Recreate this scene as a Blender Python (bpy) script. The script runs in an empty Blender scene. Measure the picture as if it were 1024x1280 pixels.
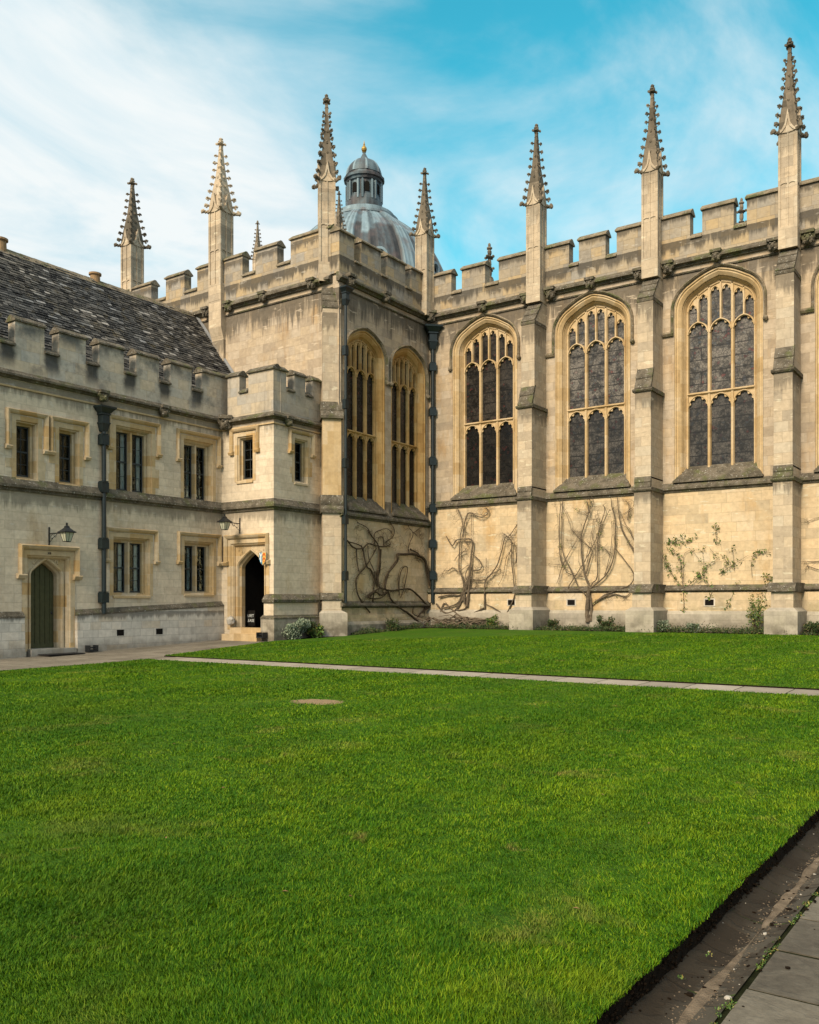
import bpy, bmesh, math, random
import numpy as np
from mathutils import Vector, Matrix, noise
from mathutils.geometry import tessellate_polygon

# ------------------------------------------------------------------ camera, sky, sun, exposure
scene = bpy.context.scene
COL = scene.collection
R = math.radians
cam_d = bpy.data.cameras.new("camera")
cam = bpy.data.objects.new("camera", cam_d); COL.objects.link(cam)
cam.location = (0, 0, 1.6)
cam.rotation_euler = (R(90), 0, math.asin(.5737))
cam_d.sensor_fit = 'HORIZONTAL'; cam_d.sensor_width = 36
cam_d.lens = 36 * 1122.7 / 1024
cam_d.shift_y = 113.7 / 1024
cam_d.clip_start = .05; cam_d.clip_end = 3000
scene.camera = cam

SUN_EL, SUN_AZ = 34, 178          # azimuth of the sun, clockwise from +Y
world = bpy.data.worlds.new("World"); scene.world = world
world.use_nodes = True
wn, wl = world.node_tree.nodes, world.node_tree.links
bg = wn["Background"]; bg.inputs[1].default_value = .102
sky = wn.new("ShaderNodeTexSky"); sky.sky_type = 'NISHITA'; sky.sun_disc = False
sky.sun_elevation = R(SUN_EL); sky.sun_rotation = R(SUN_AZ)
sky.air_density = 1.0; sky.dust_density = 1.5; sky.ozone_density = 1.0
tc = wn.new("ShaderNodeTexCoord")
tint = wn.new("ShaderNodeMixRGB"); tint.blend_type = 'MULTIPLY'; tint.inputs[0].default_value = 1
tint.inputs[2].default_value = (.26, 1.45, 1.22, 1)
wl.new(sky.outputs[0], tint.inputs[1])
def wmath(op, a, b=None):
    n = wn.new("ShaderNodeMath"); n.operation = op
    for i, v in enumerate((a, b)):
        if v is None: continue
        if isinstance(v, (int, float)): n.inputs[i].default_value = v
        else: wl.new(v, n.inputs[i])
    return n.outputs[0]
sep = wn.new("ShaderNodeSeparateXYZ"); wl.new(tc.outputs['Generated'], sep.inputs[0])
# flat cloud layer: direction projected to a plane overhead
zc = wmath('MAXIMUM', wmath('ADD', sep.outputs[2], .12), .03)
cmb = wn.new("ShaderNodeCombineXYZ")
wl.new(wmath('DIVIDE', sep.outputs[0], zc), cmb.inputs[0]); wl.new(wmath('DIVIDE', sep.outputs[1], zc), cmb.inputs[1])
mp = wn.new("ShaderNodeMapping"); mp.inputs['Rotation'].default_value = (0, 0, R(28)); mp.inputs['Scale'].default_value = (1.15, .62, 1)
mp.inputs['Location'].default_value = (3.1, .4, 0)
wl.new(cmb.outputs[0], mp.inputs[0])
n1 = wn.new("ShaderNodeTexNoise"); n1.inputs['Scale'].default_value = 1.1; n1.inputs['Detail'].default_value = 9; n1.inputs['Roughness'].default_value = .56; n1.inputs['Distortion'].default_value = .7
wl.new(mp.outputs[0], n1.inputs[0])
# the cloud bank lies over the west (-X) side of the sky and thins out towards the east
bank = wmath('ADD', wmath('MULTIPLY', sep.outputs[0], -.95), wmath('MULTIPLY', sep.outputs[2], -.62))
# unseen white cloud behind the viewer and overhead, added for neutral fill light
back = wn.new("ShaderNodeMapRange"); back.inputs['From Min'].default_value = .35; back.inputs['From Max'].default_value = -.1; back.inputs['To Max'].default_value = .8
wl.new(sep.outputs[1], back.inputs[0])
over = wn.new("ShaderNodeMapRange"); over.inputs['From Min'].default_value = .72; over.inputs['From Max'].default_value = .86; over.inputs['To Max'].default_value = .9
wl.new(sep.outputs[2], over.inputs[0])
east = wn.new("ShaderNodeMapRange"); east.inputs['From Min'].default_value = -.14; east.inputs['From Max'].default_value = .12; east.inputs['To Max'].default_value = 1.1  # out-of-view eastern cloud, added to whiten the light on walls facing it
wl.new(sep.outputs[0], east.inputs[0])
namp = wmath('ADD', wmath('MULTIPLY', n1.outputs['Fac'], 2.5), -.74)
cl = wmath('ADD', wmath('ADD', namp, bank), wmath('ADD', wmath('ADD', back.outputs[0], over.outputs[0]), east.outputs[0]))
mr = wn.new("ShaderNodeMapRange"); mr.interpolation_type = 'SMOOTHSTEP'
mr.inputs['From Min'].default_value = .26; mr.inputs['From Max'].default_value = .93
wl.new(cl, mr.inputs[0])
cmix = wn.new("ShaderNodeMixRGB"); cmix.inputs[2].default_value = (4.75, 5.1, 5.2, 1)
n2 = wn.new("ShaderNodeTexNoise"); n2.inputs['Scale'].default_value = 2.6; n2.inputs['Detail'].default_value = 8; n2.inputs['Roughness'].default_value = .58; n2.inputs['Distortion'].default_value = .5
wl.new(mp.outputs[0], n2.inputs[0])
cr2 = wn.new("ShaderNodeValToRGB"); wl.new(n2.outputs['Fac'], cr2.inputs[0])
cr2.color_ramp.elements[0].position = .36; cr2.color_ramp.elements[0].color = (3.15, 4.25, 4.75, 1)
cr2.color_ramp.elements[1].position = .56; cr2.color_ramp.elements[1].color = (4.85, 5.15, 5.2, 1)
wl.new(cr2.outputs[0], cmix.inputs[2])
wl.new(mr.outputs[0], cmix.inputs[0]); wl.new(tint.outputs[0], cmix.inputs[1]); wl.new(cmix.outputs[0], bg.inputs[0])

sd = bpy.data.lights.new("sun", 'SUN'); sd.energy = 3.1; sd.angle = R(22); sd.color = (1, .83, .61)
so = bpy.data.objects.new("sun", sd); COL.objects.link(so)
az, el = R(SUN_AZ), R(SUN_EL)
tosun = Vector((math.sin(az) * math.cos(el), math.cos(az) * math.cos(el), math.sin(el)))
so.rotation_euler = tosun.to_track_quat('Z', 'Y').to_euler()
so.location = (0, -20, 30)
scene.view_settings.view_transform = 'Standard'; scene.view_settings.look = 'None'
scene.view_settings.exposure = 0.86; scene.view_settings.gamma = 1
scene.render.engine = 'CYCLES'

# ------------------------------------------------------------------ materials
class NT:
    def __init__(s, name):
        s.m = bpy.data.materials.new(name); s.m.use_nodes = True
        s.n, s.l = s.m.node_tree.nodes, s.m.node_tree.links
        s.b = s.n["Principled BSDF"]
        s.pos = s.n.new("ShaderNodeNewGeometry").outputs['Position']
    def math(s, op, a, b=None, clamp=False):
        n = s.n.new("ShaderNodeMath"); n.operation = op; n.use_clamp = clamp
        for i, v in enumerate((a, b)):
            if v is None: continue
            if isinstance(v, (int, float)): n.inputs[i].default_value = v
            else: s.l.new(v, n.inputs[i])
        return n.outputs[0]
    def sep(s, v=None):
        n = s.n.new("ShaderNodeSeparateXYZ"); s.l.new(v or s.pos, n.inputs[0]); return n.outputs
    def comb(s, x=0, y=0, z=0):
        n = s.n.new("ShaderNodeCombineXYZ")
        for i, v in enumerate((x, y, z)):
            if isinstance(v, (int, float)): n.inputs[i].default_value = v
            else: s.l.new(v, n.inputs[i])
        return n.outputs[0]
    def noise(s, scale, detail=4, rough=.55, vec=None, dist=0):
        n = s.n.new("ShaderNodeTexNoise"); n.inputs['Scale'].default_value = scale
        n.inputs['Detail'].default_value = detail; n.inputs['Roughness'].default_value = rough; n.inputs['Distortion'].default_value = dist
        s.l.new(vec or s.pos, n.inputs[0]); return n.outputs['Fac']
    def ramp(s, fac, stops, interp='LINEAR'):
        n = s.n.new("ShaderNodeValToRGB"); s.l.new(fac, n.inputs[0]); cr = n.color_ramp; cr.interpolation = interp
        while len(cr.elements) < len(stops): cr.elements.new(.5)
        for e, (p, c) in zip(cr.elements, stops):
            e.position = p; e.color = (*c, 1) if not isinstance(c, (int, float)) else (c, c, c, 1)
        return n.outputs[0]
    def rng(s, fac, a, b, c=0, d=1):
        n = s.n.new("ShaderNodeMapRange"); n.interpolation_type = 'SMOOTHSTEP'
        for i, v in enumerate((a, b, c, d)): n.inputs[i + 1].default_value = v
        s.l.new(fac, n.inputs[0]); return n.outputs[0]
    def mix(s, fac, a, b, mode='MIX'):
        n = s.n.new("ShaderNodeMixRGB"); n.blend_type = mode
        for i, v in enumerate((fac, a, b)):
            if isinstance(v, (int, float)): n.inputs[i].default_value = v if i == 0 else (v, v, v, 1)
            elif isinstance(v, tuple): n.inputs[i].default_value = (*v, 1)
            else: s.l.new(v, n.inputs[i])
        return n.outputs[0]
    def bump(s, h, strength=.4, dist=.02, prev=None):
        n = s.n.new("ShaderNodeBump"); n.inputs['Strength'].default_value = strength; n.inputs['Distance'].default_value = dist
        s.l.new(h, n.inputs['Height'])
        if prev is not None: s.l.new(prev, n.inputs['Normal'])
        return n.outputs[0]
    def out(s, col=None, rough=.9, normal=None, spec=.25, metal=0):
        if col is not None:
            if isinstance(col, tuple): s.b.inputs['Base Color'].default_value = (*col, 1)
            else: s.l.new(col, s.b.inputs['Base Color'])
        if isinstance(rough, (int, float)): s.b.inputs['Roughness'].default_value = rough
        else: s.l.new(rough, s.b.inputs['Roughness'])
        s.b.inputs['Specular IOR Level'].default_value = spec; s.b.inputs['Metallic'].default_value = metal
        if normal is not None: s.l.new(normal, s.b.inputs['Normal'])
        return s.m

def stone(name, cols, bw=.62, bh=.31, mortar=.35, var=1.0, stain=.35, patch=None, grey=(.2, .19, .17), drip=None, moss=0, msize=.008, flake=.0, ledge=(), splash=None):
    t = NT(name); p = t.sep()
    sxy = t.math('ADD', p[0], p[1])
    wob = t.math('MULTIPLY', t.noise(3.0, 2), .02)
    v = t.comb(t.math('ADD', sxy, wob), t.math('ADD', p[2], wob))
    br = t.n.new("ShaderNodeTexBrick"); t.l.new(v, br.inputs[0])
    br.inputs['Color1'].default_value = (0, 0, 0, 1); br.inputs['Color2'].default_value = (1, 1, 1, 1); br.inputs['Mortar'].default_value = (.5, .5, .5, 1)
    br.inputs['Scale'].default_value = 1; br.inputs['Mortar Size'].default_value = msize; br.inputs['Mortar Smooth'].default_value = .3
    br.inputs['Brick Width'].default_value = bw; br.inputs['Row Height'].default_value = bh
    br.offset = .43; br.squash = .72; br.squash_frequency = 3
    rnd = t.math('ADD', t.math('MULTIPLY', br.outputs['Color'], .75 * var), t.math('MULTIPLY', t.noise(.9, 5, .6), .5))
    n = len(cols)
    col = t.ramp(rnd, [(.12 + .85 * i / max(1, n - 1), c) for i, c in enumerate(cols)])
    big = t.noise(.42, 6, .62, dist=.4)
    col = t.mix(t.math('MULTIPLY', t.rng(big, .48, .72), stain), col, grey)
    streak = t.noise(1.0, 5, .6, t.comb(t.math('MULTIPLY', sxy, 3.2), 0, t.math('MULTIPLY', p[2], .32)))
    col = t.mix(t.math('MULTIPLY', t.rng(streak, .52, .75), stain * .8), col, tuple(c * .7 for c in grey))
    if patch:    # rusty ochre seepage
        pn = t.noise(.55, 4, .6, t.comb(t.math('MULTIPLY', sxy, 2.2), 5, t.math('MULTIPLY', p[2], .7)))
        col = t.mix(t.math('MULTIPLY', t.rng(pn, .54, .72), .6), col, patch)
    if moss:     # green algae near the ground
        z = t.rng(p[2], .5, 2.6, 1, 0)
        mn = t.rng(t.noise(1.3, 5, .65), .45, .68)
        col = t.mix(t.math('MULTIPLY', t.math('MULTIPLY', z, mn), moss), col, (.09, .105, .035))
        dz = t.rng(p[2], .55, 1.25, 1, 0)
        col = t.mix(t.math('MULTIPLY', dz, t.math('MULTIPLY', t.rng(t.noise(1.9, 4), .35, .6), .75)), col, (.075, .065, .045))
    if drip:     # black run-off stains under the crenel openings of the parapet
        y0, per, za, zb = drip
        fr = t.math('FRACT', t.math('ADD', t.math('DIVIDE', t.math('SUBTRACT', p[1], y0), per), .5))
        dd = t.math('MULTIPLY', t.math('ABSOLUTE', t.math('SUBTRACT', fr, .5)), per)
        dn = t.noise(2.4, 5, .6)
        edge = t.rng(t.math('SUBTRACT', dd, t.math('MULTIPLY', dn, .38)), -.06, .16, 1, 0)
        zz = t.math('MULTIPLY', t.rng(p[2], za, za + .5), t.rng(p[2], zb - .05, zb, 1, 0))
        col = t.mix(t.math('MULTIPLY', t.math('MULTIPLY', edge, zz), .9), col, (.026, .029, .031))
        col = t.mix(t.math('MULTIPLY', t.math('MULTIPLY', t.rng(p[2], zb, zb + .45), t.rng(t.noise(1.7, 5, .65), .36, .6)), .75), col, (.07, .072, .07))
        col = t.mix(t.math('MULTIPLY', t.rng(t.noise(1.4, 6, .65), .5, .66), .55), col, (.10, .105, .108))
    for zl, dep, am in ledge:      # soot and algae streaks running down from a ledge
        sn = t.noise(1.0, 6, .68, t.comb(t.math('MULTIPLY', sxy, 5.5), zl, t.math('MULTIPLY', p[2], .55)), .2)
        dn = t.noise(.8, 3)
        fall = t.math('MULTIPLY', t.rng(p[2], zl - dep, zl), t.rng(p[2], zl, zl + .04, 1, 0))
        k = t.rng(t.math('ADD', t.math('ADD', sn, t.math('MULTIPLY', fall, .42)), t.math('MULTIPLY', dn, .35)), .78, 1.02)
        col = t.mix(t.math('MULTIPLY', t.math('MULTIPLY', k, t.rng(fall, 0, .25)), am), col, (.055, .05, .042))
    if splash:
        col = t.mix(t.math('MULTIPLY', t.rng(t.math('ADD', p[2], t.math('MULTIPLY', t.noise(2.2, 5), -.6)), splash - .35, splash + .1, 1, 0), .6), col, (.13, .115, .09))
    flk = t.noise(1.0, 6, .6, t.comb(t.math('MULTIPLY', sxy, 1.7), 3, t.math('MULTIPLY', p[2], 6.5)), .4)
    col = t.mix(t.math('MULTIPLY', t.rng(flk, .60, .66), flake), col, tuple(min(.62, c * 1.45) for c in cols[-1]))
    col = t.mix(t.math('MULTIPLY', t.rng(flk, .33, .40, 1, 0), flake * .6), col, tuple(c * .6 for c in cols[0]))
    fine = t.noise(38, 3, .6); med = t.noise(7, 5, .6)
    col = t.mix(.35, col, t.ramp(med, [(.3, .55), (.7, 1.25)]), 'MULTIPLY')
    col = t.mix(t.math('MULTIPLY', br.outputs['Fac'], mortar), col, tuple(c * .45 for c in cols[0]))
    h = t.math('ADD', t.math('MULTIPLY', fine, .25), t.math('ADD', t.math('MULTIPLY', med, .6), t.math('MULTIPLY', br.outputs['Fac'], -.9 * mortar)))
    return t.out(col, .92, t.bump(h, .55, .02), .15)

M = {}
M['chapel'] = stone('chapel_limestone', [(.28, .235, .18), (.37, .30, .22), (.45, .36, .25), (.43, .36, .275)], .66, .33, .32, 1.25, .34, patch=(.36, .22, .09), grey=(.17, .155, .135), moss=.5, flake=.5, ledge=[(13.36, 1.6, .75), (5.62, .9, .7), (2.0, .7, .5)])
M['ashlar'] = stone('chapel_ashlar', [(.33, .28, .215), (.42, .345, .25), (.49, .40, .285), (.46, .395, .30)], .62, .34, .34, 1.05, .3, grey=(.21, .19, .16), moss=.25, flake=.55, ledge=[(12.4, 1.2, .6), (9.05, .9, .6), (5.6, .8, .6), (17.1, 1.3, .35)])
M['parapet'] = stone('parapet_limestone', [(.22, .205, .18), (.29, .255, .205), (.36, .30, .215), (.41, .31, .18), (.30, .275, .235)], .6, .35, .4, 1.0, .5, grey=(.19, .185, .175), ledge=[(14.55, .7, .8), (15.5, .5, .7)], flake=.5)
M['range'] = stone('range_limestone', [(.50, .42, .315), (.58, .495, .375), (.64, .55, .42), (.585, .505, .40)], .7, .27, .32, .55, .2, patch=(.40, .29, .16), grey=(.36, .33, .28), flake=.35, ledge=[(8.2, .8, .55), (4.92, .7, .5)])
M['range_parapet'] = stone('range_parapet_stone', [(.36, .34, .295), (.46, .415, .34), (.53, .44, .32), (.44, .42, .375)], .62, .34, .3, .9, .3, grey=(.2, .205, .205), drip=(16.32, 1.455, 8.45, 9.42))
M['tower_parapet'] = stone('tower_parapet_stone', [(.28, .27, .24), (.38, .345, .29), (.44, .37, .27), (.32, .31, .285)], .5, .34, .3, .9, .6, grey=(.11, .112, .11))
M['plinth'] = stone('pale_plinth_stone', [(.42, .40, .355), (.51, .485, .43), (.58, .545, .48), (.48, .41, .31)], .55, .25, .5, .9, .35, grey=(.24, .235, .22), splash=.12, ledge=[(1.3, .35, .6)])
M['lower'] = stone('chapel_lower_wall', [(.40, .33, .23), (.50, .40, .26), (.58, .45, .285), (.54, .46, .34)], .8, .34, .3, .8, .16, patch=(.45, .28, .11), grey=(.3, .27, .22), moss=.55, flake=.5)  # paler, warmer than the upper wall: its sunlit look put into the colour
M['pedestal'] = stone('rough_pedestal_stone', [(.30, .27, .22), (.38, .345, .28), (.43, .385, .31)], .5, .3, .15, .6, .4, grey=(.2, .19, .165), moss=.2)
M['ochre'] = stone('ochre_dressed_stone', [(.32, .18, .06), (.44, .27, .10), (.50, .335, .145), (.49, .37, .21)], .4, .42, .06, .75, .14, grey=(.3, .22, .12))
M['surround'] = stone('cream_window_surround', [(.40, .245, .09), (.45, .31, .15), (.49, .38, .235), (.51, .42, .29), (.46, .33, .17)], .6, .37, .05, 1.2, .14, grey=(.3, .26, .2))
M['tan'] = stone('tan_dressed_stone', [(.36, .245, .12), (.46, .335, .18), (.52, .40, .245), (.51, .42, .295)], .5, .5, .05, .7, .14, grey=(.3, .26, .2))

def dark_stone(name, a=(.075, .066, .05), b=(.15, .13, .1)):
    t = NT(name)
    c = t.mix(t.rng(t.noise(3.5, 6, .65), .35, .65), a, b)
    c = t.mix(t.rng(t.noise(2.1, 3), .5, .7), c, (.10, .105, .05))
    c = t.mix(t.math('MULTIPLY', t.rng(t.noise(17, 3, .7), .60, .68), .8), c, (.42, .42, .38))
    h = t.math('ADD', t.noise(14, 5, .7), t.math('MULTIPLY', t.noise(60, 2), .3))
    return t.out(c, .95, t.bump(h, .8, .03), .1)
M['dark'] = dark_stone('weathered_lichen_stone')
M['spire'] = stone('weathered_spire_stone', [(.075, .066, .05), (.14, .12, .09), (.23, .19, .14)], .4, .5, .05, .9, .65, grey=(.055, .05, .04), flake=.35)
M['coping'] = dark_stone('weathered_coping_stone', (.15, .125, .09), (.26, .215, .15))

def simple(name, col, rough=.6, spec=.3, metal=0, ns=8, nv=.35, bump=.2, bs=30):
    t = NT(name)
    c = t.mix(nv, col, t.ramp(t.noise(ns, 5, .6), [(.3, .4), (.7, 1.4)]), 'MULTIPLY')
    return t.out(c, rough, t.bump(t.noise(bs, 4, .6), bump, .01), spec, metal)
M['iron'] = simple('black_iron', (.012, .014, .016), .45, .4)
M['pipe'] = simple('dark_green_pipe_paint', (.008, .017, .02), .42, .45, nv=.6, ns=5)
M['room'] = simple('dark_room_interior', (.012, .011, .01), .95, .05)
M['door'] = simple('olive_painted_oak', (.062, .062, .026), .55, .3, nv=.4)
M['sash'] = simple('dark_sash_paint', (.035, .04, .042), .5, .3)
M['curtain'] = simple('pale_curtain_cloth', (.7, .74, .74), .95, .05)
M['terracotta'] = simple('terracotta', (.27, .18, .10), .85, .1)
M['gold'] = simple('gilded_metal', (.38, .25, .07), .55, .4, .7)
M['bark'] = simple('grey_brown_bark', (.125, .10, .072), .95, .08, ns=12, nv=.75, bump=.8, bs=45)
M['bark_dark'] = simple('dark_brown_bark', (.065, .048, .032), .95, .08, ns=12, nv=.75, bump=.8, bs=45)
M['lampglass'] = simple('frosted_lamp_glass', (.42, .43, .33), .3, .5, nv=.15)
M['silver'] = simple('shield_white_paint', (.75, .77, .78), .5)
M['azure'] = simple('shield_blue_paint', (.015, .17, .30), .5)
M['shgold'] = simple('shield_yellow_paint', (.68, .42, .08), .5)
M['gules'] = simple('shield_red_paint', (.50, .02, .012), .5)
M['white_paint'] = simple('white_sign_paint', (.55, .58, .58), .7)
M['mat'] = simple('black_rubber_mat', (.015, .015, .015), .9)
M['deadleaf'] = simple('dead_leaf', (.22, .12, .06), .8)
M['soil'] = simple('dark_soil', (.012, .008, .005), .98, .05, ns=20, nv=.9, bump=1, bs=40)
M['leadroof'] = simple('grey_lead', (.22, .23, .24), .6, .4)

def leaf_mat(name, a, b, c=None):
    t = NT(name)
    at = t.n.new("ShaderNodeAttribute"); at.attribute_name = "rnd"
    st = [(0, a), (.7, b)] + ([(.97, c)] if c else [])
    return t.out(t.ramp(at.outputs['Fac'], st), .6, None, .25)
M['leaf'] = leaf_mat('green_leaves', (.03, .075, .018), (.10, .17, .035), (.26, .20, .06))
M['sage'] = leaf_mat('sage_leaves', (.08, .115, .075), (.21, .26, .18), (.3, .33, .24))
M['dkleaf'] = leaf_mat('dark_leaves', (.014, .03, .012), (.05, .085, .025), (.12, .09, .04))

# leaded stained glass seen from outside
def leaded(name, base, tone, glassy=.22):
    t = NT(name); p = t.sep()
    v = t.comb(t.math('ADD', p[0], p[1]), p[2], 0)
    vo = t.n.new("ShaderNodeTexVoronoi"); vo.inputs['Scale'].default_value = 11; t.l.new(v, vo.inputs[0])
    ve = t.n.new("ShaderNodeTexVoronoi"); ve.feature = 'DISTANCE_TO_EDGE'; ve.inputs['Scale'].default_value = 11; t.l.new(v, ve.inputs[0])
    cs = t.sep(vo.outputs['Color'])
    c = t.ramp(cs[0], [(0, tuple(x * .35 for x in base)), (.45, base), (.75, tone), (.93, (base[0] * .6, base[1] * .8, base[2] * 1.1)), (1, (.10, .03, .025))])
    fig = t.noise(1.5, 6, .7, v, .6)
    c = t.mix(t.rng(fig, .46, .60, 0, .8), c, tuple(x * 1.7 for x in tone))
    br = t.n.new("ShaderNodeTexBrick"); t.l.new(v, br.inputs[0])
    br.inputs['Scale'].default_value = 1; br.inputs['Brick Width'].default_value = 9; br.inputs['Row Height'].default_value = .43; br.inputs['Mortar Size'].default_value = .022
    br.inputs['Color1'].default_value = br.inputs['Color2'].default_value = (1, 1, 1, 1); br.inputs['Mortar'].default_value = (0, 0, 0, 1)
    c = t.mix(t.rng(ve.outputs['Distance'], .03, .12, .6, 0), c, (.008, .008, .008))
    c = t.mix(t.rng(p[2], 9.0, 9.15, .55, 0), c, (.004, .005, .006))
    c = t.mix(t.math('MULTIPLY', br.outputs['Fac'], .8), c, (.008, .008, .008))
    h = t.math('ADD', t.math('MULTIPLY', cs[1], .35), t.math('MULTIPLY', t.noise(3, 3), .6))
    return t.out(c, glassy, t.bump(h, .1, .02), .3)
M['glass_dark'] = leaded('dark_leaded_glass', (.020, .018, .016), (.032, .028, .024))
M['glass_grey'] = leaded('grey_leaded_glass', (.06, .056, .05), (.11, .10, .088), .3)  # greyer copy of the dark glass: outside reflection put into its colour
def pane():
    t = NT('window_pane_glass')
    tr = t.n.new("ShaderNodeBsdfTransparent"); tr.inputs[0].default_value = (.85, .9, .9, 1)
    gl = t.n.new("ShaderNodeBsdfGlossy"); gl.inputs['Roughness'].default_value = .04; gl.inputs[0].default_value = (.45, .5, .5, 1)
    nb = t.bump(t.noise(2.2, 2), .12, .05); t.l.new(nb, gl.inputs['Normal'])
    fr = t.n.new("ShaderNodeFresnel"); fr.inputs[0].default_value = 1.5
    ms = t.n.new("ShaderNodeMixShader"); t.l.new(fr.outputs[0], ms.inputs[0]); t.l.new(tr.outputs[0], ms.inputs[1]); t.l.new(gl.outputs[0], ms.inputs[2])
    t.l.new(ms.outputs[0], t.n["Material Output"].inputs[0]); return t.m
M['pane'] = pane()

def tiles_mat():
    t = NT('stone_roof_tiles')
    at = t.n.new("ShaderNodeAttribute"); at.attribute_name = "rnd"
    c = t.ramp(at.outputs['Fac'], [(0, (.015, .015, .016)), (.35, (.05, .048, .044)), (.7, (.11, .102, .09)), (.93, (.22, .205, .18)), (1, (.32, .30, .27))])
    c = t.mix(t.rng(t.noise(.5, 5, .6), .4, .62), c, t.mix(1, c, (.62, .68, .78), 'MULTIPLY'))
    c = t.mix(t.math('MULTIPLY', t.rng(t.noise(2.0, 5, .7), .54, .7), .6), c, (.11, .09, .05))
    c = t.mix(t.rng(t.noise(24, 3, .7), .62, .68), c, (.34, .34, .31))
    return t.out(c, .9, t.bump(t.noise(25, 4, .7), .7, .02), .2)
M['tiles'] = tiles_mat()

def lead_mat():
    t = NT('weathered_dome_lead')
    at = t.n.new("ShaderNodeAttribute"); at.attribute_name = "rnd"
    p = t.sep()
    st = t.noise(1.0, 5, .6, t.comb(t.math('MULTIPLY', p[0], 2.0), t.math('MULTIPLY', p[1], 2.0), t.math('MULTIPLY', p[2], .25)))
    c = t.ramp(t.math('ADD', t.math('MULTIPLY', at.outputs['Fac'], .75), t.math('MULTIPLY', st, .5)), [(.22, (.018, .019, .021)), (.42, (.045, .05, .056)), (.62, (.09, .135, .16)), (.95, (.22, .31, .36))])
    c = t.mix(t.rng(t.noise(.7, 4), .5, .7, 0, .6), c, (.10, .075, .075))
    return t.out(c, .6, t.bump(t.noise(6, 4), .2, .05), .4, .1)
M['lead'] = lead_mat()

def lawn_mat():
    t = NT('lawn_turf'); p = t.sep()
    n1 = t.noise(1.1, 6, .62); n2 = t.noise(9, 5, .65); n3 = t.noise(60, 3, .7)
    c = t.ramp(t.math('ADD', t.math('MULTIPLY', n2, .6), t.math('MULTIPLY', n3, .4)), [(.3, (.016, .055, .001)), (.5, (.042, .12, .002)), (.68, (.085, .18, .004))])
    c = t.mix(t.rng(n1, .45, .7, 0, .5), c, (.095, .14, .014))
    stripe = t.math('SINE', t.math('MULTIPLY', p[0], 4.2))
    c = t.mix(t.rng(stripe, -.6, .6, 0, .14), c, (.015, .06, .003))
    # bare worn patch of straw-coloured earth
    dx = t.math('DIVIDE', t.math('ADD', p[0], 9.75), .52); dy = t.math('DIVIDE', t.math('SUBTRACT', p[1], 11.25), .40)
    rr = t.math('ADD', t.math('ADD', t.math('MULTIPLY', dx, dx), t.math('MULTIPLY', dy, dy)), t.math('MULTIPLY', n2, .9))
    c = t.mix(t.rng(rr, 1.15, 1.45, 1, 0), c, (.30, .21, .125))
    h = t.math('ADD', n3, t.math('MULTIPLY', n2, .6))
    return t.out(c, .9, t.bump(h, .8, .04), .15)
M['lawn'] = lawn_mat()
def blade_mat():
    t = NT('grass_blades')
    at = t.n.new("ShaderNodeAttribute"); at.attribute_name = "rnd"
    n1 = t.noise(1.0, 6, .62); n2 = t.noise(4.5, 4, .6); p = t.sep()
    f = t.math('ADD', t.math('MULTIPLY', at.outputs['Fac'], .62), t.math('MULTIPLY', n2, .38))
    c = t.ramp(f, [(.1, (.010, .042, .001)), (.4, (.036, .112, .001)), (.62, (.098, .19, .001)), (.83, (.20, .27, .008)), (.93, (.42, .35, .09))])
    c = t.mix(t.rng(n1, .5, .72, 0, .45), c, (.17, .21, .006))
    c = t.mix(t.rng(t.noise(2.6, 5, .6), .52, .68, 0, .5), c, (.014, .05, .001))
    c = t.mix(t.rng(t.noise(.8, 5, .6, dist=.5), .56, .68, 0, .35), c, (.26, .22, .055))
    stripe = t.math('SINE', t.math('MULTIPLY', p[0], 4.2))
    c = t.mix(t.rng(stripe, -.5, .5, 0, .28), c, (.02, .085, .002))
    c = t.mix(t.rng(t.noise(.22, 4, .6), .42, .62, 0, .45), c, (.015, .07, .001))
    c = t.mix(t.rng(t.noise(1.6, 6, .7, dist=.8), .60, .72, 0, .6), c, (.22, .15, .05))
    c = t.mix(t.rng(t.noise(.37, 5, .6, dist=.4), .5, .66, 0, .14), c, (.20, .27, .01))
    t.out(c, .6, None, .12)
    t.b.inputs['Transmission Weight'].default_value = 0
    return t.m
M['blade'] = blade_mat()
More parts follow.
